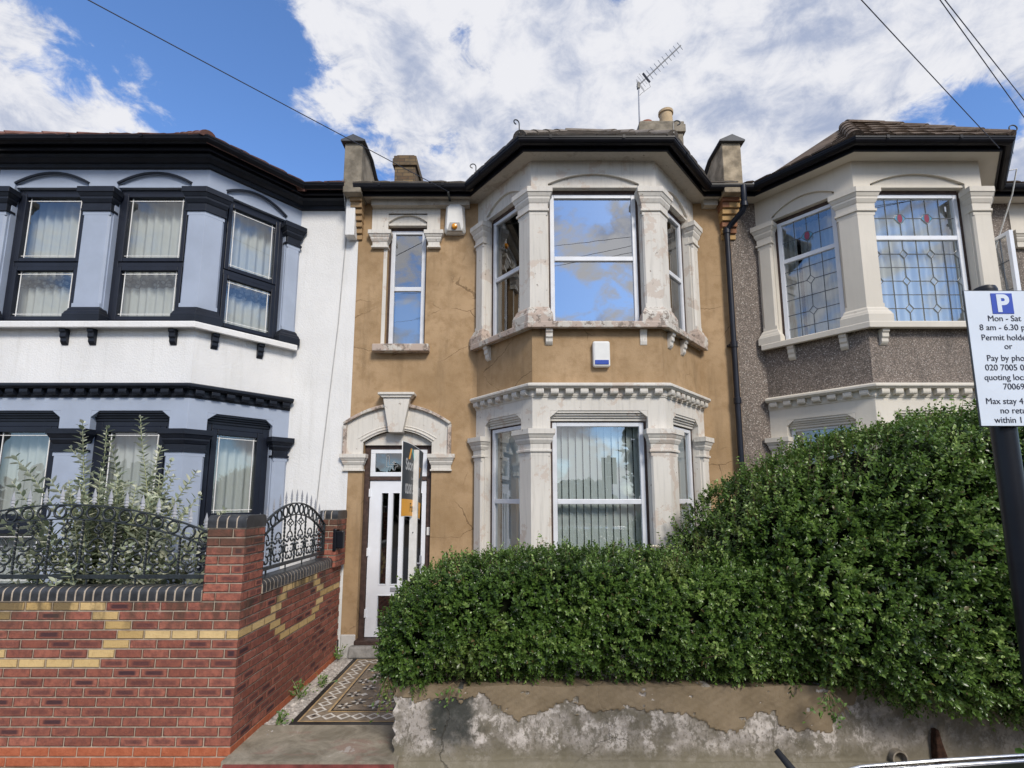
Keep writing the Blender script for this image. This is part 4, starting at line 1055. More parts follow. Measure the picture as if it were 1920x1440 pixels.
# ================================================================== right house
C_ = thing('terraced_house', (5.9, YF, 0), 'right house of grey brown pebbledash with cream bay and leaded windows behind the tall hedge', 'house', 'houses of the terrace')
pilC = dict(shaft='cream_paint', cap='cream_paint', base='cream_paint')
mC = dict(stone='cream_paint', stone_up='cream_paint', apron='pebbledash', head='cream_paint', sill='cream_paint', cornice='cream_paint', pil=pilC, pil_low=pilC, wall='pebbledash', soffit='soffit_paint', gutter='gutter_black')
mC['soffit'] = 'cream_paint'
def winC(H, fr, a, b, k):
    if k == 2:                                     # casement standing open
        w = window(H, fr, a, b, ZS[1]-.005, 6.075, 5.45, 'white_plastic', 'glass_lead', 'brown_timber', 'drapes')
        base = fr[0]+fr[1]*(a+.02)+fr[2]*.03; U = Vector((-.04, -1, 0)).normalized(); fr2 = (base, U, Vector((U.y, -U.x, 0)), 1)
        s = MB(fr2); z0, z1, L = 4.33, 5.42, .31; q = .045
        for bx in ((0, q, z0, z1), (L-q, L, z0, z1), (q, L-q, z0, z0+q), (q, L-q, z1-q, z1)): s.box(bx[0], bx[1], 0, .05, bx[2], bx[3])
        c = s.build('casement', 'white_plastic', w, bevel=.004)
        g = MB(fr2); g.poly([(q, .025, z0+q), (L-q, .025, z0+q), (L-q, .025, z1-q), (q, .025, z1-q)]); g.build('pane', 'glass_lead', w, fix=False)
        l = MB(fr2)
        for k2 in range(1, 3): l.box(q, L-q, .02, .03, z0+(z1-z0)*k2/3-.004, z0+(z1-z0)*k2/3+.004)
        l.box(L/2-.004, L/2+.004, .019, .031, z0+q, z1-q); l.build('leading', 'lead', w)
    else:
        window(H, fr, a, b, ZS[1]-.005, 6.075, 5.45, 'white_plastic', 'glass_lead', 'brown_timber', 'net' if k == 1 else 'drapes', lead='leaded')
    window(H, fr, a, b, .64, 3.075, 2.35, 'white_plastic', 'glass_dark', None, 'net', dep=.12)
pathC, frC = bay(C_, 3.585, 4.385, 6.03, 6.83, mC, 1, winC)
shell(C_, PR+.001, 8.9, pathC, mC, [(7.56, 8.13, 4.26, 6.27)])
small_window(C_, FB, 7.845, mC, 'white_plastic', 'glass_lead', 'roller')
for fr, u in ((frC[0], .36), (frC[0], .98), (frC[1], .17), (frC[1], 1.3), (frC[2], .3), (frC[2], .8)): bracket(C_, fr, u, ZS[0]+.004, 'cream_paint')
gpC = [(PR, YF)]+pathC+[(8.9, YF)]
gutter_set(C_, gpC, mC)
roofC, EC = main_roof(C_, PR+.14, 8.9, pathC, 43.5, 'brown_tile', None)
b = MB(); pts = [(6.75, 6.45, 6.60), (6.95, 6.40, 6.62), (7.00, 6.55, 6.35), (6.92, 6.85, 5.6), (6.80, 6.92, 5.1)]; b.tube(pts, .010, 6); b.build('cable', 'white_cable', C_, smooth=True)
for dx in (0, .14):
    b = MB(); b.tube([(6.9+dx, 6.935, 6.4), (6.87+dx, 6.935, 6.1), (6.95+dx*1.4, 6.935, 5.2), (7.05+dx, 6.935, 4.2), (7.08+dx, 6.935, 3.2)], .009, 5); b.build('cable', 'wire_black', C_)
b = MB(); b.tube([(EC[3].x+.02+.05*math.cos(t), EC[3].y, 6.66+.045*math.sin(t)) for t in [2*math.pi*k/14 for k in range(14)]], .008, 5, loop=True); b.build('hip_iron', 'iron_paint', roofC)

# ================================================================== things on the houses
def alarm_lamp_box():
    T = thing('alarm_box', (-.83, 6.94, 5.95), 'white bell box with an amber lamp under the eaves beside the narrow window', 'alarm box')
    b = MB(((-.83, YF-.002, 5.94), (1, 0, 0), (0, -1, 0)))
    rings = []
    for (hw, n, z0, z1) in ((.155, 0.0, 0, .47), (.155, .05, 0, .47), (.12, .11, .03, .43)):
        ch = .035; rings.append([b.P(x, n, z) for x, z in ((-hw+ch*.5, z0), (hw-ch*.5, z0), (hw, z0+ch), (hw-.02, z1-ch), (hw-.05, z1), (-hw+.05, z1), (-hw+.02, z1-ch), (-hw, z0+ch))])
    b.loft(rings); b.build('case', 'box_white', T, bevel=.008)
    g = MB(b.fr); g.prism([(-.105, .015), (.105, .015), (.07, .145), (-.07, .145)], .09, .118); g.build('lamp_panel', 'box_grey', T, bevel=.004)
    l = MB(); c = Vector(b.P(0, .118, .075)); rings = []
    for r, n in ((.042, 0), (.042, .02), (.032, .038), (.012, .046)): rings.append([tuple(c+Vector((r*math.cos(2*math.pi*k/16), -n, r*math.sin(2*math.pi*k/16)))) for k in range(16)])
    l.loft(rings); l.build('lamp', 'amber_lens', T, smooth='auto')
alarm_lamp_box()
def alarm_siren_box():
    fr = ((1.085, YB+.004, 3.70), (1, 0, 0), (0, -1, 0)); T = thing('alarm_box', (1.085, YB, 3.70), 'white burglar alarm box with a blue strip in the middle of the tan bay apron', 'alarm box')
    b = MB(fr); b.box(-.105, .105, 0, .075, 0, .325); b.build('case', 'box_white', T, bevel=.026)
    s = MB(fr); s.box(-.085, .085, .062, .080, .025, .085); s.build('strobe', 'blue_lens', T, bevel=.008)
alarm_siren_box()
def aerial():
    T = thing('tv_aerial', (2.495, 9.0, 9.1), 'television aerial on a thin mast beside the chimney pots', 'aerial')
    b = MB(); b.tube([(2.49, 9.0, 8.4), (2.515, 9.0, 10.33)], .016, 8); b.build('mast', 'alloy', T)
    p, q = Vector((2.50, 9.0, 10.24)), Vector((3.30, 8.75, 10.90)); d = (q-p).normalized()
    b = MB(); b.tube([p-d*.03, q], .013, 6); b.build('boom', 'alloy', T)
    e = Vector((.62, .12, -.78)).normalized()
    for k in range(9):
        c = p.lerp(q, .28+.70*k/8); L = .105-.002*k
        b = MB(); b.tube([c-e*L, c+e*L], .006, 5); b.build('element', 'alloy', T)
    c = p.lerp(q, .20); b = MB(); b.tube([c-e*.11, c+e*.11], .022, 6); b.build('dipole', 'wire_black', T)
    b = MB(); side = Vector((0, 1, 0))
    for k in (-1, -.5, 0, .5, 1): b.tube([p+d*.05+e*.02-e*.14*1+side*.1*k+d*.04*abs(k), p+d*.05+e*.14+side*.1*k+d*.04*abs(k)], .004, 4)
    b.build('reflector', 'alloy', T)
    b = MB(); b.tube([c+e*.03, c+e*.13+Vector((0, 0, -.08)), p+Vector((.06, 0, -.17)), p+Vector((.01, 0, -.24)), (2.51, 8.985, 9.3)], .006, 5); b.build('lead', 'grey_cable', T, smooth=True)
    k = MB(); k.box(2.485, 2.535, 8.97, 9.03, 10.18, 10.30); k.build('clamp', 'iron_paint', T)
aerial()
def wire(pts, label, r=.0045):
    p = [Vector(q) for q in pts]; a, c = p[0], p[-1]; n = 24; out = []
    sag = .004*(c-a).length
    for i in range(n+1): t = i/n; out.append(a.lerp(c, t)-Vector((0, 0, sag*4*t*(1-t))))
    b = MB(); b.tube(out, r, 5); o = b.build('telephone_wire', 'wire_black', smooth=True); recentre(o, a); tag(o, label, 'wire', 'overhead wires')
wire([(-.905, 6.62, 6.43), (-10.3, -2.0, 6.99)], 'long overhead wire crossing the blue sky and passing the left party parapet', .0055)
wire([(5.93, 5.62, 6.35), (-5.0, -.86, 7.35)], 'overhead wire ending at the gutter of the cream bay')
wire([(7.78, 6.40, 6.20), (-3.3, -.2, 8.15)], 'lower of the two close overhead wires in the top right corner')
wire([(7.87, 6.45, 6.65), (-2.8, .05, 7.30)], 'upper of the two close overhead wires in the top right corner')
b = MB(FB); b.box(-.955, -.855, -.0, .03, 6.40, 6.44); b.box(-.92, -.89, .03, .33, 6.415, 6.43); b.build('wire_bracket', 'iron_paint', B)

# ================================================================== brick boundary wall
XW, YW = -2.262, 4.38                                   # outer corner of the wall
def brick_wall():
    T = thing('brick_wall', (-3.4, 4.5, 0), 'red brick garden wall with yellow brick pattern, black bullnose coping and two piers', 'wall')
    yel_f = {0: {5, 6, 7, 8}, 1: {4, 8}, 2: {4, 9}, 3: {0, 1, 2, 3, 10}, 4: {4, 9}, 5: {4, 8}, 6: {5, 6, 7, 8}}
    yel_s = {0: {3, 4, 5, 6}, 1: {3, 7}, 2: {2, 7}, 3: {0, 1, 2, 8, 9, 10}, 4: {2, 7}, 5: {3, 7}, 6: {3, 4, 5, 6}}
    b = MB(); F = ((XW, YW, 0), (-1, 0, 0), (0, -1, 0)); Sd = ((XW, YW, 0), (0, 1, 0), (1, 0, 0))
    NR = 17; LEN_F, LEN_S = 3.9, 2.50
    def brick(fr, u0, u1, z, yel, row):
        b.fr = fr; r = random.random(); dk = random.random()
        dark = 0. if yel else (random.uniform(.55, 1) if dk < .30 else random.uniform(.1, .5) if dk < .62 else 0)
        b.cur = (1. if yel else 0., r, dark, 0. if row >= 15 else 1.)
        j = random.uniform(-.0012, .0012)
        b.box(u0, u1, -.1025, j, z+.0055, z+.0695, uv=True)
    for row in range(NR):
        z = 1.275-.075*(row+1); even = row % 2 == 0
        k = 0; u = 0. if even else .1125
        while u < LEN_F: brick(F, u, min(u+.215, LEN_F), z, k in yel_f.get(row, ()), row); k += 1; u += .225
        k = 0; u = .1125 if even else 0.
        while u < LEN_S-.03: brick(Sd, u, min(u+.215, LEN_S), z, k in yel_s.get(row, ()), row); k += 1; u += .225
    b.build('brickwork', 'brick_faces', T, attr=True)
    c = MB(); c.box(XW-LEN_F, XW-.005, YW+.005, YW+.21, 0, 1.276); c.box(XW-.21, XW-.005, YW+.21, YW+LEN_S, 0, 1.276); c.build('mortar_core', 'mortar', T)
    def pier(x0, x1, y0, y1, zc, z0):
        p = MB(); n = int(round((zc-z0)/.075)); L = x1-x0; D = y1-y0
        nb = b; bb = MB()
        def put(fr, u0, u1, z, lim=None):
            bb.fr = fr; dk = random.random(); bb.cur = (0, .55+.45*random.random(), random.uniform(.5, .9) if dk < .22 else 0., 1.)
            bb.box(u0, u1, -.1025, random.uniform(-.001, .002), z+.0055, z+.0685, uv=True)
        for r in range(n):
            z = z0+.075*r; e = r % 2 == 0
            sides = [(((x1, y0, 0), (-1, 0, 0), (0, -1, 0)), L, e), (((x1, y0, 0), (0, 1, 0), (1, 0, 0)), D, not e),
                     (((x0, y1, 0), (1, 0, 0), (0, 1, 0)), L, e), (((x0, y1, 0), (0, -1, 0), (-1, 0, 0)), D, not e)]
            for fr, q, full in sides:
                if full: cuts = [(0, min(.215, q)), (.225, q)] if q > .25 else [(0, q)]
                else: cuts = [(.1125, q)] if q < .25 else [(.1125, q)]
                for (a, d) in cuts:
                    if d-a > .02: put(fr, a, d, z)
        o = bb.build('pier', 'brick_faces', T, attr=True)
        q = MB(); q.box(x0+.006, x1-.006, y0+.006, y1-.006, z0, zc+.002); q.build('mortar_core', 'mortar', o)
        cp = MB(); m = MB(); nn = max(2, int(round((L)/.076))); w = L/nn
        for k in range(nn):
            a, d = x0-.004+k*(L+.008)/nn+(.005 if k else 0), x0-.004+(k+1)*(L+.008)/nn-(.005 if k < nn-1 else 0); bul(cp, a, d, y0-.006, y1+.006, zc+.004, zc+.11, 'x')
        bul(m, x0-.002, x1+.002, y0-.004, y1+.004, zc+.002, zc+.107, 'x'); cp.build('coping', 'black_coping', o, bevel=.003); m.build('coping_mortar', 'mortar', o)
    def bul(cp, a, d, f0, f1, z0, z1, ax):
        """one bullnose brick: width a..d along the wall, f0..f1 across, rounded over both long edges"""
        r = .05; pr = [(f0, z0), (f0, z1-r)]+[(f0+r-r*math.cos(t), z1-r+r*math.sin(t)) for t in [math.pi/2*k/5 for k in range(1, 6)]]
        pr += [(f1-r+r*math.sin(t), z1-r+r*math.cos(t)) for t in [math.pi/2*k/5 for k in range(0, 6)]]+[(f1, z0)]
        P3 = (lambda u, f, z: (u, f, z)) if ax == 'x' else (lambda u, f, z: (f, u, z))
        cp.loft([[P3(a, f, z) for f, z in pr], [P3(d, f, z) for f, z in pr]])
    PX0, PY1 = XW-.325, YW+.345
    pier(PX0, XW, YW, PY1, 1.875, 1.275)
    pier(-2.455, -2.215, 6.52, 6.88, 1.865, 1.265)
    cp = MB(); m = MB(); x = PX0-.006
    while x > XW-LEN_F: bul(cp, x-.065, x, YW-.008, YW+.222, 1.28, 1.392, 'x'); x -= .0755
    y = PY1+.006
    while y < 6.50: bul(cp, y, y+.065, XW-.222, XW+.010, 1.28, 1.392, 'y'); y += .0755
    bul(m, XW-LEN_F, PX0-.004, YW-.006, YW+.219, 1.278, 1.389, 'x'); bul(m, PY1+.004, 6.515, XW-.219, XW+.008, 1.278, 1.389, 'y')
    cp.build('coping', 'black_coping', T, bevel=.005); m.build('coping_mortar', 'mortar', T)
    return PX0, PY1
PX0, PY1 = brick_wall()
b = MB(); b.box(-2.225, -2.135, 6.52, 6.60, 1.50, 1.72); b.box(-2.26, -2.215, 6.50, 6.62, 1.47, 1.75)
o = b.build('wall_lamp', 'post_black', bevel=.012); recentre(o, (-2.19, 6.56, 1.47)); tag(o, 'small black box lamp on the far end of the brick wall by the front door', 'lamp')

# ------------------------------------------------------------------ wrought iron panels
def railing(fr, L, zb, hend, hmid, sp, label, loc, feet=.05):
    T = thing('iron_railing', loc, label, 'railing', 'wrought iron panels on the brick wall')
    za = lambda u: zb+hend+(hmid-hend)*(1-(2*u/L-1)**2)
    f = MB(fr); r = .014
    f.box(0, .03, -.015, .015, zb-.0, za(0)+.01); f.box(L-.03, L, -.015, .015, zb, za(L)+.01); f.box(.03, L-.03, -.014, .014, zb-.0, zb+.034)
    N = 40
    for off, w in ((0, .013), (-.125, .011)):
        us = [.01+(L-.02)*i/N for i in range(N+1)]
        for p, q in zip(us, us[1:]): f.prism([(p, za(p)+off-w), (q, za(q)+off-w), (q, za(q)+off), (p, za(p)+off)], .014, -.014)
    k = .25
    while k < L: f.box(k-.006, k+.006, -.006, .006, zb-feet, zb); k += .42
    f.build('frame', 'iron_paint', T, bevel=.002)
    n = int(round(L/sp)); sp = L/n
    for i in range(n):
        u = (i+.5)*sp; zt = za(u); slope = 0
        g = MB(fr); rr = .052
        g.ltube([(u+rr*.98*math.cos(t), 0, zt-.069+rr*math.sin(t)) for t in [2*math.pi*q/18 for q in range(18)]], .0095, 5, loop=True); g.build('ring', 'iron_paint', T, smooth=True)
        h = MB(fr)                                        # spear finial in three tiers, silver
        for (z0, z1, w0, w1) in ((0, .016, .010, .010), (.016, .045, .024, .010), (.040, .072, .026, .009), (.066, .145, .022, .001)):
            h.loft([[h.P(u+a*w0, b_*w0*.6, zt+.004+z0) for a, b_ in ((1, 0), (0, 1), (-1, 0), (0, -1))], [h.P(u+a*w1, b_*w1*.6, zt+.004+z1) for a, b_ in ((1, 0), (0, 1), (-1, 0), (0, -1))]])
        h.build('finial', 'silver_paint', T)
    step = 2*sp
    m = int(L/step); off = (L-m*step)/2
    for i in range(m+1):
        u = off+i*step
        if .04 < u < L-.04:
            g = MB(fr); zt = za(u)-.13; pts = []
            for q in range(25):                           # twisted square bar
                pts.append(q)
            rings = []
            for q in range(25):
                z = zb+.03+(zt-zb-.03)*q/24; a = q*.75; w = .012
                rings.append([g.P(u+w*math.cos(a+j*math.pi/2), w*math.sin(a+j*math.pi/2), z) for j in range(4)])
            g.loft(rings); g.build('bar', 'iron_paint', T)
        if i < m:
            c = u+step/2; g = MB(fr); wt = MB(fr); z0 = zb+.045; s = min(1.0, step/.29)
            def spiral(cx, cz, r, a0, a1, sx):
                return [(cx+sx*r*(1-.45*t)*math.cos(a0+(a1-a0)*t), 0, cz+r*(1-.45*t)*math.sin(a0+(a1-a0)*t)) for t in [q/12 for q in range(13)]]
            for sx in (1, -1):
                g.ltube(spiral(c+sx*.070*s, z0+.125, .058*s, -2.4, 2.4, sx), .0095, 5)
                g.ltube(spiral(c+sx*.045*s, z0+.048, .05*s, 3.3, 7.0, sx), .009, 5)
                g.ltube(spiral(c+sx*.055*s, z0+.225, .05*s, -.3, -3.7, sx), .009, 5)
                for (du, dz) in ((.035, .05), (.11, .035), (.04, .115), (.095, .165), (.03, .225)):
                    p = Vector(wt.P(c+sx*du*s, .004, z0+dz)); rings = []
                    d = Vector((math.cos(dz*70), 0, math.sin(dz*70))); 
                    for rr_, tt in ((.002, -.014), (.008, -.004), (.0085, .004), (.002, .013)):
                        rings.append([tuple(p+fr[1].to_3d()*(d.x*tt+rr_*math.cos(a)*-d.z)+Vector((0, 0, d.z*tt+rr_*math.cos(a)*d.x))+fr[2].to_3d()*rr_*math.sin(a)) if isinstance(fr[1], Vector) else (0, 0, 0) for a in [2*math.pi*q/6 for q in range(6)]])
                    wt.loft(rings)
            g.ltube([(c+.07*s*math.cos(t), 0, z0+.225+.07*math.sin(t)) for t in [math.pi*q/10 for q in range(11)]], .0075, 5)
            k0 = len(g.v); g.v += wt.v; g.f += [tuple(i+k0 for i in f_) for f_ in wt.f]; g.mi += [1]*len(wt.f); g.build('scroll', ['iron_paint', 'silver_paint'], T, smooth=True)
            zt = za(c)-.13; zk = zt-.075
            if zk > z0+.36:
                k = MB(fr); k.ltube([(c, 0, z0+.29), (c, 0, zk-.045)], .0085, 5); k.ltube([(c, 0, zk+.045), (c, 0, zt)], .0085, 5)
                for a in range(4):
                    k.ltube([(c+.034*math.sin(math.pi*q/8)*math.cos(a*math.pi/2+q*.35), .034*math.sin(math.pi*q/8)*math.sin(a*math.pi/2+q*.35), zk-.045+.09*q/8) for q in range(9)], .0055, 4)
                k.build('basket_bar', 'iron_paint', T, smooth=True)
    return T
V3 = lambda *a: Vector(a)
rf = 4.49
railing((V3(-5.17, rf, 0), V3(1, 0, 0), V3(0, -1, 0), 1), 2.57, 1.445, .385, .635, .1425, 'long arched iron railing panel on the front wall before the shrub', (-3.88, rf, 1.39))
railing((V3(XW-.105, PY1+.03, 0), V3(0, 1, 0), V3(1, 0, 0), 1), 1.74, 1.445, .36, .64, .135, 'short arched iron railing panel between the two brick piers', (XW-.1, 5.6, 1.39))

# ================================================================== rendered garden wall on the right
def garden_wall():
    b = MB(); x0, x1 = -.952, 5.2; zt = .615; nx, nz = 460, 58
    ex = np.array([-.96, -.46, -.24, -.11, .04, .17, .35, .43, .61, 1.17, 1.47, 1.62, 1.80, 1.93, 2.13, 2.15, 2.34, 2.58, 2.62, 2.78, 2.84, 2.90, 6])
    ez = np.array([.53, .50, .54, .45, .37, .37, .45, .51, .44, .425, .41, .27, .265, .39, .44, .33, .26, .27, .41, .47, .60, .70, .70])
    r = np.random.default_rng(5); X = np.linspace(x0, x1, nx+1); Z = np.linspace(0, zt, nz+1)
    jag = sum(np.sin(X*f+r.uniform(0, 6.3))*a for f, a in ((9, .012), (17, .010), (31, .008), (53, .007), (90, .006), (140, .005)))
    lim = np.interp(X, ex, ez)+jag
    GX, GZ = np.meshgrid(X, Z); pts = np.stack([GX.ravel(), np.zeros(GX.size), GZ.ravel()], 1)
    flake = vnoise(pts*np.array([1, 1, 1.6]), 13., 77)+.5*vnoise(pts, 31., 78)
    up = ((GZ > lim[None, :]).ravel() & (flake < 1.05)) | ((GZ < lim[None, :]).ravel() & (flake > 1.32) & (GZ.ravel() > .22))
    wave = .010*np.sin(GX*2.1+GZ*3)+.006*np.sin(GX*7.3)+.004*np.sin(GZ*19+GX*3)
    rough = (.004*vnoise(pts, 24., 79)+.0025*vnoise(pts, 60., 80)).reshape(GX.shape)
    foot = np.clip(1-GZ/.07, 0, 1)*.03+.006*np.clip(vnoise(pts, 7., 81).reshape(GX.shape), 0, 1)*(GZ < .2)
    YY = YW+wave+rough-foot-.011*up.reshape(GX.shape)
    GZ2 = GZ.copy(); GZ2[-1] += .008*np.sin(np.arange(nx+1)*.11); GX2 = GX.copy(); GX2[:, 0] += .012*np.sin(np.arange(nz+1)*.6)
    k = b.add(np.stack([GX2.ravel(), YY.ravel(), GZ2.ravel()], 1).tolist()); upl = up.tolist()
    def gface(idx):
        b.f.append(tuple(idx)); b.mi.append(0); b.uv.append(None); b.col.append((0, 0, 0, 1))
    for j in range(nz):
        for i in range(nx): a = k+j*(nx+1)+i; gface((a, a+1, a+nx+2, a+nx+1))
    top = k+nz*(nx+1); tb = b.add([(x, YW+.23, zt) for x in X.tolist()])
    for i in range(nx): gface((top+i, top+i+1, tb+i+1, tb+i))
    bb = b.add([(x0, YW+.23, 0), (x1, YW+.23, 0)]); gface([k+j*(nx+1) for j in range(nz+1)]+[tb, bb]); gface([k+j*(nx+1)+nx for j in range(nz+1)]+[tb+nx, bb+1]); gface([bb, bb+1]+[tb+nx-i for i in range(nx+1)])
    o = b.build('garden_wall', 'garden_wall_render', smooth='auto')
    ca = o.data.color_attributes.new('tone', 'FLOAT_COLOR', 'POINT'); tn = np.ones((len(o.data.vertices), 4)); tn[:len(upl), 0] = upl; tn[:len(upl), 0] *= 1.0
    left = np.abs(GX.ravel()-x0) < 1e-6
    ca.data.foreach_set('color', tn.astype(np.float32).ravel()); recentre(o, (2.1, YW, 0))
    tag(o, 'low garden wall under the hedge, its tan render peeling off grey white plaster', 'wall')
    f = MB(); f.loft([[(-.93, 4.30, 0), (-.93, 4.40, 0), (-.93, 4.40, .07), (-.93, 4.345, .055)], [(1.5, 4.31, 0), (1.5, 4.40, 0), (1.5, 4.40, .06), (1.5, 4.35, .05)], [(5, 4.30, 0), (5, 4.40, 0), (5, 4.40, .06), (5, 4.34, .045)]])
    f.build('footing', 'garden_wall_render', o, bevel=.01)
garden_wall()
b = MB(); c = (3.075, 4.36, .085); R0, R1 = .062, .050
for sgn in (0,):
    n = 20; rings = []
    for (rr, yy) in ((R0, 4.45), (R0, 4.325), (R1, 4.325), (R1, 4.45)): rings.append([(c[0]+rr*math.cos(2*math.pi*q/n), yy, c[2]+rr*math.sin(2*math.pi*q/n)) for q in range(n)])
    b.loft(rings, loop=True)
b.lathe((0, 0, 0), [(.0001, -5), (.0001, -5.001)], 3) if False else None
o = b.build('drain_pipe', ['clay_pipe'], smooth='auto'); k = MB(); k.poly([(c[0]+R1*math.cos(2*math.pi*q/20), 4.42, c[2]+R1*math.sin(2*math.pi*q/20)) for q in range(20)]); recentre(o, (3.075, 4.36, .0)); k.build('inner_hole', 'hedge_core', o, fix=False)  # black disc put in as the shade inside the pipe bore
tag(o, 'open end of a round clay pipe low in the garden wall', 'pipe')
b = MB(); b.loft([[(3.36, 4.32, 0), (3.48, 4.32, 0), (3.48, 4.40, 0), (3.36, 4.40, 0)], [(3.372, 4.325, .20), (3.425, 4.325, .20), (3.425, 4.39, .20), (3.372, 4.39, .20)], [(3.38, 4.33, .30), (3.41, 4.33, .30), (3.41, 4.38, .30), (3.38, 4.38, .30)]])
o = b.build('post_stump', 'rust', bevel=.01); recentre(o, (3.42, 4.36, 0)); tag(o, 'rusty stump of an old post against the garden wall beside the drain pipe', 'post')

# ================================================================== foliage
def leaf_cloud(name, pts, nrm, size, mat_, parent, aspect=.52, tone=None, bend=.25, spread=.75, dry=None, dirs=None):
    """one mesh of small folded leaves at pts, facing roughly along nrm"""
    n = len(pts); nr = nrm+(rng.normal(0, spread, (n, 3)) if spread else 0); nr = nr-(0 if dirs is None else (nr*dirs).sum(1)[:, None]*dirs); nr = nr/(1e-9+np.linalg.norm(nr, axis=1)[:, None]); nr /= np.linalg.norm(nr, axis=1)[:, None]
    a = rng.normal(0, 1, (n, 3)) if dirs is None else dirs; d = a-(a*nr).sum(1)[:, None]*nr; d /= np.linalg.norm(d, axis=1)[:, None]; s = np.cross(nr, d)
    L = (size*rng.uniform(.65, 1.3, n))[:, None]; Wd = L*aspect*.5*rng.uniform(.8, 1.2, n)[:, None]
    p0 = pts-d*L*.5; tip = pts+d*L*.5-nr*L*bend*.5
    m = pts-nr*L*.0; l1 = pts-d*L*.12+s*Wd+nr*Wd*.35; r1 = pts-d*L*.12-s*Wd+nr*Wd*.35; l2 = pts+d*L*.2+s*Wd*.8+nr*Wd*.22-nr*L*bend*.12; r2 = pts+d*L*.2-s*Wd*.8+nr*Wd*.22-nr*L*bend*.12; m2 = pts+d*L*.2-nr*L*bend*.12
    V = np.stack([p0, l1, l2, tip, r2, r1, m, m2], 1).reshape(-1, 3); base = np.arange(n)[:, None]*8
    F = np.concatenate([base+np.array(q) for q in ((0, 6, 1, 1), (1, 6, 7, 2), (2, 7, 3, 3), (0, 5, 6, 6), (6, 5, 4, 7), (7, 4, 3, 3))], 0)
    quads = np.concatenate([base+np.array(q) for q in ((1, 6, 7, 2), (6, 5, 4, 7))], 0); tris = np.concatenate([base+np.array(q) for q in ((0, 6, 1), (2, 7, 3), (0, 5, 6), (7, 4, 3))], 0)
    allt = np.concatenate([tris, quads[:, [0, 1, 2]], quads[:, [0, 2, 3]]], 0)
    if tone is None: tone = rng.uniform(0, 1, n)
    t = np.zeros((n, 8, 4)); t[:, :, 0] = tone[:, None]; t[:, :, 1] = np.maximum((rng.uniform(0, 1, n) < .015)*.8, 0 if dry is None else dry)[:, None]; t[:, :, 3] = 1
    return np_mesh(name, V, allt, mat_, parent, t.reshape(-1, 4))
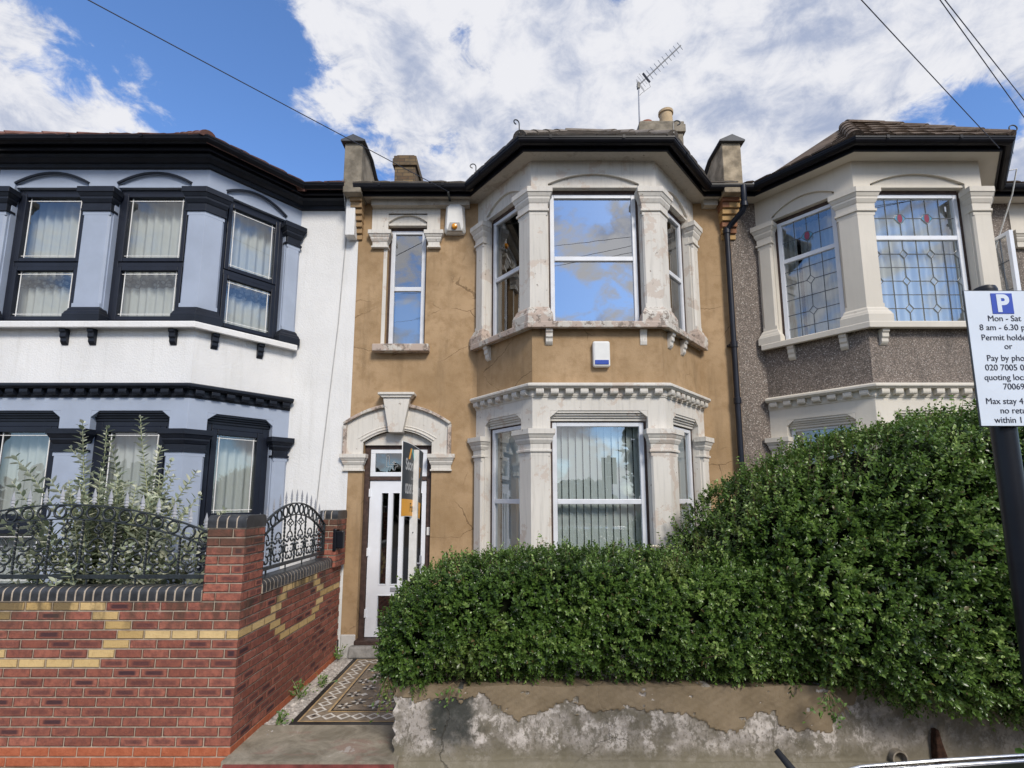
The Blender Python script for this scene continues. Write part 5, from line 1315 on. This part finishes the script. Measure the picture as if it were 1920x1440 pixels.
def hedge(label, xr, prof, n, size, seed, loc, sprigs=60, rough=1., shoot=1.):
    """prof(x) -> yfront, yback, zbot, ztop; a rounded section is filled with leaves in its outer shell"""
    T = thing('privet_hedge', loc, label, 'hedge', 'privet hedges over the garden wall')
    def surf(x, a, depth):
        yf, yb, zb, zt = prof(x)
        yc, zc = (yf+yb)/2, (zb+zt)/2; ay, az = (yb-yf)/2, (zt-zb)/2; e = .42
        c, s = np.cos(a), np.sin(a)
        y = yc+(ay-depth)*np.sign(c)*np.abs(c)**e; z = zc+(az-depth)*np.sign(s)*np.abs(s)**e
        ny = np.sign(c)*np.abs(c)**(2-e)/ay; nz = np.sign(s)*np.abs(s)**(2-e)/az
        return np.stack([x, y, z], 1), np.stack([np.zeros_like(x), ny, nz], 1)
    e = .42
    def sample(m):
        x = rng.uniform(xr[0], xr[1], m); q = rng.uniform(0, 1, m); tt = rng.uniform(-1, 1, m)
        a = math.pi-np.arctan2(np.sign(tt)*np.abs(tt)**(1/e), np.ones(m))                      # front
        a = np.where(q > .70, math.pi/2+np.arctan2(np.sign(tt)*np.abs(tt)**(1/e), np.ones(m)), a)   # top
        a = np.where(q > .95, rng.uniform(0, 2*math.pi, m), a)
        a = np.where(q < .12, math.pi*1.25+rng.uniform(-.12, .62, m), a)                        # underside of the front
        return x, a, q
    def place(x, a, dep):
        P0, N0 = surf(x, a, np.zeros_like(x))
        lump = rough*(.045*vnoise(P0, 2.6, seed)+.034*vnoise(P0, 6., seed+1)+.022*vnoise(P0, 14., seed+2))
        P1, N1 = surf(x, a, dep-lump)
        dx = .02; sl = (prof(x+dx)[3]-prof(x-dx)[3])/(2*dx); N1 /= np.linalg.norm(N1, axis=1)[:, None]+1e-6
        N1[:, 0] -= np.clip(sl, -3, 3)*.5*np.maximum(N1[:, 2], .25); N1 /= np.linalg.norm(N1, axis=1)[:, None]
        return P0, P1, N1
    # sprigs: a short twig pointing out and up with opposite pairs of leaves
    m = n//11; x, a, q = sample(m); P0, Pb, Nb = place(x, a, rng.uniform(.05, .15, m))
    gap = np.clip(vnoise(P0, 6.0, seed+5)*1.9-.75, 0, 1); keep = rng.uniform(0, 1, m) > gap*.9
    Pb, Nb, q = Pb[keep], Nb[keep], q[keep]; m = len(Pb)
    D = Nb*rng.uniform(.5, 1., m)[:, None]+np.array([0, 0, 1.])*rng.uniform(.15, .75, m)[:, None]+rng.normal(0, .33, (m, 3)); D[q < .12, 2] -= .8
    D /= np.linalg.norm(D, axis=1)[:, None]; Ls = rng.uniform(.08, .17, m)*(.78 if rough < 1.2 else 1.05)
    h = rng.normal(0, 1, (m, 3)); Sv = np.cross(D, h); Sv /= np.linalg.norm(Sv, axis=1)[:, None]; Tv = np.cross(D, Sv)
    base_tone = np.clip(.34+.22*vnoise(Pb, 3., seed+3)+rng.normal(0, .16, m), 0, 1)
    dead = np.clip(vnoise(Pb, 3.6, seed+9)*1.5-.95+.35*(Pb[:, 2] > prof(Pb[:, 0])[3]-.22), 0, 1)*.75*rng.uniform(.2, 1, m)
    LP = []; LD = []; LN = []; LT = []; LB = []; LZ = []
    for k in range(6):
        t = .22+.78*k/5
        ax = Sv if k % 2 == 0 else Tv
        for sg in (-1, 1):
            L = size*(1.12-.5*t)*rng.uniform(.75, 1.25, m)
            dr = ax*sg*(.95-.5*t)+D*(.35+.55*t)+rng.normal(0, .14, (m, 3)); dr /= np.linalg.norm(dr, axis=1)[:, None]
            nn = D*.9-ax*sg*.35+Nb*.35+np.array([0, 0, .25])+rng.normal(0, .25, (m, 3))
            LP.append(Pb+D*(Ls*t)[:, None]+dr*(L*.55)[:, None]); LD.append(dr); LN.append(nn); LT.append(np.clip(base_tone+.30*(t-.45)+rng.normal(0, .07, m), 0, 1)); LB.append(dead); LZ.append(L)
    LP, LD, LN = np.concatenate(LP), np.concatenate(LD), np.concatenate(LN); LT, LB, LZ = np.concatenate(LT), np.concatenate(LB), np.concatenate(LZ)
    leaf_cloud('leaves', LP, LN, LZ, 'privet_leaf', T, tone=LT, dry=LB, dirs=LD, spread=.0)
    # solid core added to block light, near-black for the shade between leaves
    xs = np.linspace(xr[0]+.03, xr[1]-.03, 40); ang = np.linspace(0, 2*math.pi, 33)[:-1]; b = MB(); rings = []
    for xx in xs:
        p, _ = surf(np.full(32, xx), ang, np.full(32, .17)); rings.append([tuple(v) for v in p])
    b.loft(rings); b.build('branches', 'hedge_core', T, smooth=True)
    # bare twigs and young shoots breaking the outline
    b = MB(); sp = []; sn = []
    for k in range(sprigs):
        xx = rng.uniform(xr[0]+.1, xr[1]-.05); aa = math.pi/2+rng.uniform(-.75, .95) if k % 3 else math.pi+rng.uniform(-.5, .5)
        p, nn = surf(np.array([xx]), np.array([aa]), np.array([.06])); p = Vector(p[0]); nn = Vector(nn[0]).normalized()+Vector((rng.normal(0, .35), rng.normal(0, .25), .75)); nn.normalize()
        L = rng.uniform(.10, .22)*shoot; e_ = p+nn*L; b.tube([p, p.lerp(e_, .5)+Vector(rng.normal(0, .006, 3)), e_], [.0028, .0022, .0012], 4)
        for j in range(3, 9):
            for sg in (-1, 1):
                c = p.lerp(e_, j/8); side = nn.cross(Vector(rng.normal(0, 1, 3))).normalized(); sp.append(c+side*.016*sg); sn.append((nn*.8+side*.6*sg))
    tag(b.build('shoots', 'twig', T, fix=False), kind='stuff')
    if sp: leaf_cloud('shoot_leaves', np.array(sp), np.array(sn), size*.75, 'privet_leaf', T, tone=rng.uniform(.45, 1, len(sp)), spread=.5)
    return T
def prof_low(x):
    t = np.clip((x+1.09)/.62, 0, 1); rnd = np.sqrt(np.clip(1-(1-t)**2, 0, 1))
    zt = .97+.655*rnd+.03*np.sin(x*2.3)-.06*np.clip((.5-x)/1.6, 0, 1); yf = 4.24+.30*(1-rnd)**1.5+.03*np.sin(x*3.1); yb = 5.45-.35*(1-rnd)
    return yf, yb, .615-.05*np.exp(-((x+.95)/.12)**2)+.016*np.sin(x*9), zt
def prof_high(x):
    xs = np.array([1.52, 1.78, 1.92, 2.28, 2.66, 3.1, 3.6, 4.2, 5.2]); zt = np.interp(x, xs, [1.40, 1.70, 1.90, 2.26, 2.46, 2.64, 2.78, 2.88, 2.92])
    yf = np.interp(x, xs, [4.62, 4.46, 4.38, 4.22, 4.06, 3.90, 3.80, 3.76, 3.76])+.03*np.sin(x*4); zb = np.interp(x, xs, [1.0, .80, .72, .66, .62, .55, .47, .42, .42])
    return yf, np.full_like(yf, 6.0), zb, zt
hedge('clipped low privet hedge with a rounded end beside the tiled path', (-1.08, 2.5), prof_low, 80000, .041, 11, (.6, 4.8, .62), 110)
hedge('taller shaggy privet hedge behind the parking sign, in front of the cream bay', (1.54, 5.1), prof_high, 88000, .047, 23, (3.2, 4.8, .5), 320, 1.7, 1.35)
def silver_shrub():
    T = thing('garden_shrub', (-3.75, 4.98, .06), 'loose grey green shrub with upright stems behind the long railing', 'shrub')
    st = MB(); P = []; N = []; tone = []; sz = []
    tips = [(20, 850), (55, 915), (45, 760)]
    stems = []
    base = Vector((-3.75, 5.0, .1))
    targets = [(-4.78, 2.52, 4.85), (-4.70, 2.25, 4.8), (-4.45, 2.62, 5.1), (-4.25, 2.86, 4.95), (-4.10, 2.68, 5.15), (-3.95, 2.80, 4.9), (-3.72, 2.93, 5.0), (-3.55, 2.62, 5.1), (-3.35, 2.48, 4.95), (-3.15, 2.38, 5.05), (-3.02, 2.15, 4.9), (-2.78, 2.02, 4.95),
               (-4.9, 1.95, 4.9), (-4.75, 1.65, 4.75), (-4.55, 2.05, 4.68), (-2.92, 1.75, 4.8), (-3.1, 1.9, 4.72), (-3.3, 2.1, 4.75), (-3.65, 2.35, 4.7), (-4.0, 2.3, 4.68), (-4.3, 2.3, 4.72)]
    for k in range(165):
        if k < len(targets): x, z, y = targets[k]
        else: x = min(-2.95, rng.normal(-3.82, .46)); z = rng.uniform(1.35, 2.45)-.30*abs(x+3.78); y = rng.uniform(4.40 if k % 4 == 0 else 4.62, 5.3)
        b0 = base+Vector((rng.normal(0, .18), rng.normal(0, .10), 0)); e = Vector((x, y, z)); L = (e-b0).length
        pts = []
        for i in range(11):
            t = i/10; p = b0.lerp(e, t); bow = math.sin(t*math.pi)*.10*L; p = p+Vector((-(e.x-b0.x)*.18*math.sin(t*math.pi), 0, bow*.5)); pts.append(p+Vector(rng.normal(0, .006, 3)))
        st.tube(pts, [.0095*(1-.7*i/10) for i in range(11)], 5)
        m = int(L/.036)
        for j in range(int(m*.25), m+1):
            t = j/m; i = min(9, int(t*10)); p = pts[i].lerp(pts[i+1], t*10-i); d = (pts[i+1]-pts[i]).normalized()
            ph = j*1.6+k
            for sg in (0, math.pi):
                side = Vector((math.cos(ph+sg), math.sin(ph+sg), 0)); side = (side-d*side.dot(d)).normalized(); dirn = (side*.9+d*.6).normalized()
                P.append((p, dirn, d)); sz.append(rng.uniform(.06, .135)*(1.2-.5*t)); tone.append(np.clip(rng.normal(.30+.45*t, .22), 0, 1))
        P.append((pts[-1], d, Vector((1, 0, 0)))); sz.append(.04); tone.append(.95)
    V = []; F = []; Tn = []
    for (p, dirn, up), L, tn in zip(P, sz, tone):
        s = dirn.cross(up).normalized(); n = s.cross(dirn); w = L*.23; k = len(V); dr = -.25*L
        V += [p, p+dirn*L*.35+s*w, p+dirn*L*.70+s*w*.8+n*dr*.2, p+dirn*L+n*dr*.6, p+dirn*L*.70-s*w*.8+n*dr*.2, p+dirn*L*.35-s*w, p+dirn*L*.35-n*w*.4, p+dirn*L*.7-n*w*.3+n*dr*.2]
        F += [(k, k+6, k+1), (k+1, k+6, k+7), (k+1, k+7, k+2), (k+2, k+7, k+3), (k, k+5, k+6), (k+5, k+4, k+7), (k+5, k+7, k+6), (k+4, k+3, k+7)]
        Tn += [(tn, 0, 0, 1)]*8
    st.build('stems', 'stem_pale', T, smooth=True, fix=False)
    np_mesh('leaves', np.array([tuple(v) for v in V]), np.array(F), 'silver_leaf', T, np.array(Tn))
silver_shrub()
def weed(loc, h, n, label, sd):
    r = np.random.default_rng(sd); T = thing('weed', loc, label, 'weed', 'weeds along the path edge'); b = MB(); P = []; N = []
    for k in range(n):
        e = Vector(loc)+Vector((r.normal(0, h*.45), r.normal(0, h*.35), h*r.uniform(.3, 1.))); b.tube([loc, Vector(loc).lerp(e, .5)+Vector((0, 0, h*.12)), e], .0022, 4)
        for j in range(6): P.append(Vector(loc).lerp(e, .35+.65*j/5)+Vector(r.normal(0, .008, 3))); N.append((r.normal(0, .5), -.4+r.normal(0, .4), .8))
    b.build('stems', 'stem_pale', T, fix=False); leaf_cloud('leaves', np.array(P), np.array(N), .034, 'weed_leaf', T)
weed((-2.12, 4.93, .09), .12, 12, 'bright green weed at the front corner of the tiled path', 1)
weed((-2.19, 5.55, .09), .24, 16, 'tall green weed against the brick wall halfway along the path', 2)
weed((-2.09, 5.85, .09), .13, 12, 'low green weed on the rubble beside the tiles', 3)
weed((-2.20, 6.78, .09), .19, 12, 'pale weed at the foot of the white plinth by the door', 4)
def hanging(loc, n, size, label, sd, drop):
    r = np.random.default_rng(sd); T = thing('trailing_sprig', loc, label, 'sprig', 'sprigs hanging over the garden wall'); b = MB(); P = []; N = []
    for k in range(n):
        e = Vector(loc)+Vector((r.normal(0, .10), -.05+r.normal(0, .02), -drop*r.uniform(.4, 1))); b.tube([loc, Vector(loc).lerp(e, .5)+Vector((0, -.04, .02)), e], .0022, 4)
        for j in range(6): P.append(Vector(loc).lerp(e, .3+.7*j/5)+Vector(r.normal(0, .014, 3))); N.append((r.normal(0, .5), -.9, .5))
    b.build('stems', 'twig', T, fix=False); leaf_cloud('leaves', np.array(P), np.array(N), size, 'weed_leaf' if sd % 2 else 'privet_leaf', T, tone=r.uniform(.3, .9, len(P)))
hanging((-.47, 4.32, .66), 5, .032, 'small sprig hanging over the black damp patch of the garden wall', 31, .18)
hanging((-1.02, 4.42, .70), 14, .036, 'dark sprigs drooping at the path end of the garden wall', 32, .34)
hanging((2.45, 4.15, .66), 10, .04, 'green sprigs hanging over the garden wall left of the drain pipe', 33, .26)
hanging((3.62, 3.78, .50), 7, .065, 'large leaved sprig low at the bottom right corner', 35, .20)
b = MB(); rings = []; 
for k in range(14):
    a = k*2.4; r0 = .010+.0024*k; c = Vector((1.19, 4.30, 1.72)); d = Vector((math.cos(a), math.sin(a), 0)); s = Vector((-d.y, d.x, 0))
    q = [c+d*r0*.3, c+d*r0+s*.018+Vector((0, 0, .012)), c+d*r0*1.25+Vector((0, 0, .03-.001*k)), c+d*r0-s*.018+Vector((0, 0, .012))]; kk = b.add([tuple(v) for v in q]); b.face((kk, kk+1, kk+2, kk+3))
o = b.build('rose_bloom', 'rose_petal', fix=False); recentre(o, (1.19, 4.30, 1.70)); tag(o, 'single cream rose poking out of the top of the clipped hedge', 'flower')

# ================================================================== estate agent's board
def agent_board():
    T = thing('sale_board', (-.94, 4.93, .5), 'grey and orange for sale board seen nearly edge on before the front door', 'sale board')
    n = 14; Lb = .66; z0, z1 = 1.965, 2.655
    def S(t, z):                         # the board bows slightly and its far top corner curls back
        y = 4.62+Lb*t; x = -1.003+.052*t+.018*math.sin(t*math.pi)+(.06*max(0, t-.6)*(z-z0)/(z1-z0))
        return Vector((x, y, z-.05*t*t))
    def strip(za, zb, mt, nm, lift, t0=0., t1=1.):
        b = MB()
        for k in range(n):
            a, c = t0+(t1-t0)*k/n, t0+(t1-t0)*(k+1)/n; o = Vector((lift, 0, 0)); kk = b.add([tuple(S(a, za)+o), tuple(S(c, za)+o), tuple(S(c, zb)+o), tuple(S(a, zb)+o)]); b.face((kk, kk+1, kk+2, kk+3))
        return b.build(nm, mt, bd, fix=False)
    b = MB(); rings = []
    for k in range(n+1):
        t = k/n; rings.append([tuple(S(t, z0)), tuple(S(t, z1)), tuple(S(t, z1)-Vector((.006, 0, 0))), tuple(S(t, z0)-Vector((.006, 0, 0)))])
    b.loft(rings); bd = b.build('board', 'board_white', T)
    strip(z0+.16, z1-.006, 'board_grey', 'grey_field', .002, .01, .99); strip(z0+.006, z0+.16, 'board_orange', 'orange_band', .002, .01, .99)
    U = (S(.8, 2.3)-S(.2, 2.3)).normalized(); V = Vector((0, 0, 1))
    def lay(body, size, mt, t, z, **kw):
        o = text_mesh('lettering', body, size, mt, (0, 0, 0), (1, 0, 0), (0, 0, 1), None, lift=0, **kw)
        for v in o.data.vertices:
            tt = t+v.co.x/Lb; v.co = S(tt, z+v.co.z)+Vector((.0035, 0, 0))
        adopt(o, bd)
    lay('Stone', .15, 'board_white', .33, 2.40, bold=.004, sx=.8); lay('ly', .15, 'board_orange', .80, 2.40, bold=.004, sx=.8)
    lay('Sales and Lettings', .036, 'board_white', .55, 2.315); lay('0208 591 001', .125, 'board_white', .5, 2.18, bold=.004, sx=.72); lay('For Sale', .12, 'sign_ink', .58, 2.01, sx=.85)
    for (p, q, mt) in (((.22, 2.50), (.34, 2.61), 'board_orange'), ((.34, 2.61), (.50, 2.50), 'board_teal')):
        b = MB(); kk = b.add([tuple(S(*p)+Vector((.004, 0, 0))), tuple(S(p[0]+.07, p[1])+Vector((.004, 0, 0))), tuple(S(q[0]+.04, q[1])+Vector((.004, 0, 0))), tuple(S(q[0]-.03, q[1])+Vector((.004, 0, 0)))]); b.face((kk, kk+1, kk+2, kk+3)); b.build('roof_logo', mt, bd, fix=False)
    p = MB(); p.box(-.985, -.912, 4.93, 4.975, .06, 2.60); pp = p.build('post', 'post_wood_white', T, bevel=.004)
    q = MB()
    for z in (1.80, 1.30): q.box(-.952, -.944, 4.924, 4.932, z, z+.012)
    q.build('screw', 'iron_paint', pp)
agent_board()

# ================================================================== parking sign
def parking_sign():
    T = thing('parking_sign', (1.962, 2.0, 0), 'white parking sign with a blue P on a black post at the right edge', 'sign')
    b = MB(); b.tube([(1.962, 2.0, 0), (1.962, 2.0, 2.98)], .041, 20); b.lathe((1.962, 2.0, 2.98), [(.041, 0), (.036, .014), (.02, .022), (.002, .025)], 20); b.build('post', 'post_black', T, smooth='auto')
    xc, y = 1.970, 1.945; hw = .150; z0, z1 = 2.405, 2.962
    p = MB(((xc, y, 0), (1, 0, 0), (0, -1, 0))); p.box(-hw, hw, -.006, 0, z0, z1); pl = p.build('plate', 'iron_paint', T, bevel=.003)
    f = MB(p.fr); f.box(-hw+.004, hw-.004, 0, .0012, z0+.004, z1-.004); f.build('sign_face', 'sign_white', pl)
    for z in (2.55, 2.82):
        c = MB(); c.box(1.915, 2.01, 1.952, 1.975, z, z+.03); c.tube([(1.962+.044*math.cos(t), 2.0+.044*math.sin(t), z+.015) for t in [2*math.pi*k/16 for k in range(16)]], .009, 4, loop=True); c.build('clamp', 'alloy', T)
    s = MB(p.fr); s.box(-.043, .043, .0012, .0030, 2.862, 2.948); s.build('blue_square', 'sign_blue', pl, bevel=.004)
    t = lambda body, size, m, z, **k: text_mesh('lettering', body, size, m, (xc, y, z), (1, 0, 0), (0, 0, 1), pl, **k)
    t('P', .098, 'sign_white', 2.8725, bold=.004, lift=.0035)
    zz = lambda py: 2.962-(py-552)*(.557/254)
    for body, py in (('Mon - Sat', 611.5), ('8 am - 6.30 pm', 628.5), ('Permit holders', 647.5), ('or', 664), ('Pay by phone', 686), ('020 7005 0055', 703.5), ('quoting location', 721.5), ('70069', 738.5), ('Max stay 4 hours', 765), ('no return', 782), ('within 1 hour', 799)):
        t(body, .0345, 'sign_ink', zz(py), bold=0, sx=.99, lift=.002)
parking_sign()

# ================================================================== parked car (its roof edge shows at the bottom)
def car():
    T = thing('parked_car', (2.5, .87, -.12), 'black car roof edge with bright trim and a stub aerial at the bottom right', 'car')
    yc, g = .83, -.125
    side = [(.12, .32), (.10, .62), (.16, .86), (.30, .93), (.62, 1.355), (.90, 1.452), (1.33, 1.488), (2.0, 1.506), (2.6, 1.488), (3.1, 1.40), (3.75, .98), (4.35, .86), (4.55, .70), (4.58, .40), (4.5, .30)]
    def hw(z): return .80 if z < .55 else .86-.02*max(0, z-.7) if z < .95 else .845-(z-.95)*.50
    b = MB(); rings = []
    for s in (-1, -.97, -.9, .9, .97, 1):
        rings.append([(x, yc+s*hw(z)*(1 if abs(s) < 1 else 1), z-(.035 if abs(s) == 1 and z > 1.2 else .008 if abs(s) == .97 and z > 1.2 else 0)) for x, z in side])
    b.loft(rings); bd = b.build('body', 'car_paint', T, smooth='auto', bevel=.0)
    for s in (-1, 1):
        r = MB(); pts = [(x, yc+s*(hw(z)-.012), z-.006) for x, z in [(.64, 1.362), (.76, 1.404), (.90, 1.451), (1.1, 1.471), (1.33, 1.488), (1.6, 1.497), (2.0, 1.506), (2.3, 1.498), (2.6, 1.488), (2.85, 1.446), (3.05, 1.408)]]
        r.tube(pts, .0045, 8); r.build('roof_trim', 'chrome', T, smooth=True)
        r = MB(); r.tube([(x, y-s*.030, z+.003) for x, y, z in pts], .0045, 8); r.build('roof_trim', 'chrome', T, smooth=True)
        w = MB(); o = s*.006
        w.poly([(x, yc+s*hw(z)+o, z) for x, z in [(.72, .98), (.80, 1.30), (1.5, 1.40), (1.5, .97)]]); w.build('window', 'glass_dark', T, fix=False)
        w = MB(); w.poly([(x, yc+s*hw(z)+o, z) for x, z in [(1.58, .97), (1.58, 1.40), (2.6, 1.40), (3.35, .99)]]); w.build('window', 'glass_dark', T, fix=False)
        for xw in (.95, 3.65):
            t = MB(); rings = []
            for rr, yy in ((.22, .0), (.30, .0), (.315, .03), (.315, .17), (.30, .2), (.22, .2)): rings.append([(xw+rr*math.cos(2*math.pi*k/28), yc+s*(.84-.17+yy) - s*.02, g+.315+rr*math.sin(2*math.pi*k/28)) for k in range(28)])
            t.loft(rings, loop=True, cap=False); wh = t.build('wheel', 'rubber', T, smooth='auto')
            m = MB(); yy = yc+s*.845
            for k in range(5):
                a = 2*math.pi*k/5; q = [(xw+r_*math.cos(a+d_), yy, g+.315+r_*math.sin(a+d_)) for r_, d_ in ((.04, -.5), (.215, -.22), (.215, .22), (.04, .5))]; m.loft([q, [(x, y-s*.02, z) for x, y, z in q]])
            m.tube([(xw+.212*math.cos(2*math.pi*k/28), yy, g+.315+.212*math.sin(2*math.pi*k/28)) for k in range(28)], .014, 6, loop=True); m.build('rim', 'alloy', wh)
        l = MB(); l.box(4.42, 4.57, yc+s*.45-.12, yc+s*.45+.12, .62, .74); l.build('headlight', 'glass_net', T, bevel=.02)
        l = MB(); l.box(.10, .20, yc+s*.62-.1, yc+s*.62+.1, .70, .86); l.build('tail_light', 'glass_red', T, bevel=.02)
    w = MB(); w.poly([(3.16, yc-.58, 1.36), (3.16, yc+.58, 1.36), (3.70, yc+.70, 1.02), (3.70, yc-.70, 1.02)]); w.build('windscreen', 'glass_dark', T, fix=False)
    w = MB(); w.poly([(.34, yc-.66, .985), (.34, yc+.66, .985), (.585, yc+.58, 1.30), (.585, yc-.58, 1.30)]); w.build('rear_window', 'glass_dark', T, fix=False)
    a = MB(); a.tube([(.80, 1.40, 1.345), (.762, 1.44, 1.392), (.727, 1.50, 1.444)], [.0145, .011, .0085], 10); a.build('aerial', 'rubber', T, smooth=True)
car()

# ================================================================== trees across the road, seen in the window glass
def far_trees():
    P = []; N = []
    for x, y, h, r in ((-40, -38, 5, 8), (-26, -38, 4.2, 7), (-12, -40, 4.5, 7), (-1, -40, 2.4, 6), (6.5, -40, 3.4, 3.5), (13.5, -34, 11.5, 3.0), (22, -38, 7, 6), (34, -34, 11, 6), (48, -36, 8, 8)):
        n = 1100; v = rng.normal(0, 1, (n, 3)); v /= np.linalg.norm(v, axis=1)[:, None]; q = rng.uniform(.45, 1.05, n)**.5
        c = np.array((x, y, h*.58)); p = c+v*q[:, None]*np.array((r, r*.7, h*.46)); P.append(p+rng.normal(0, .35, (n, 3))); N.append(v)
    P = np.concatenate(P); N = np.concatenate(N)
    o = leaf_cloud('woodland', P, N, 1.1, 'far_leaf', None, aspect=.8); tag(o, kind='stuff')
far_trees()
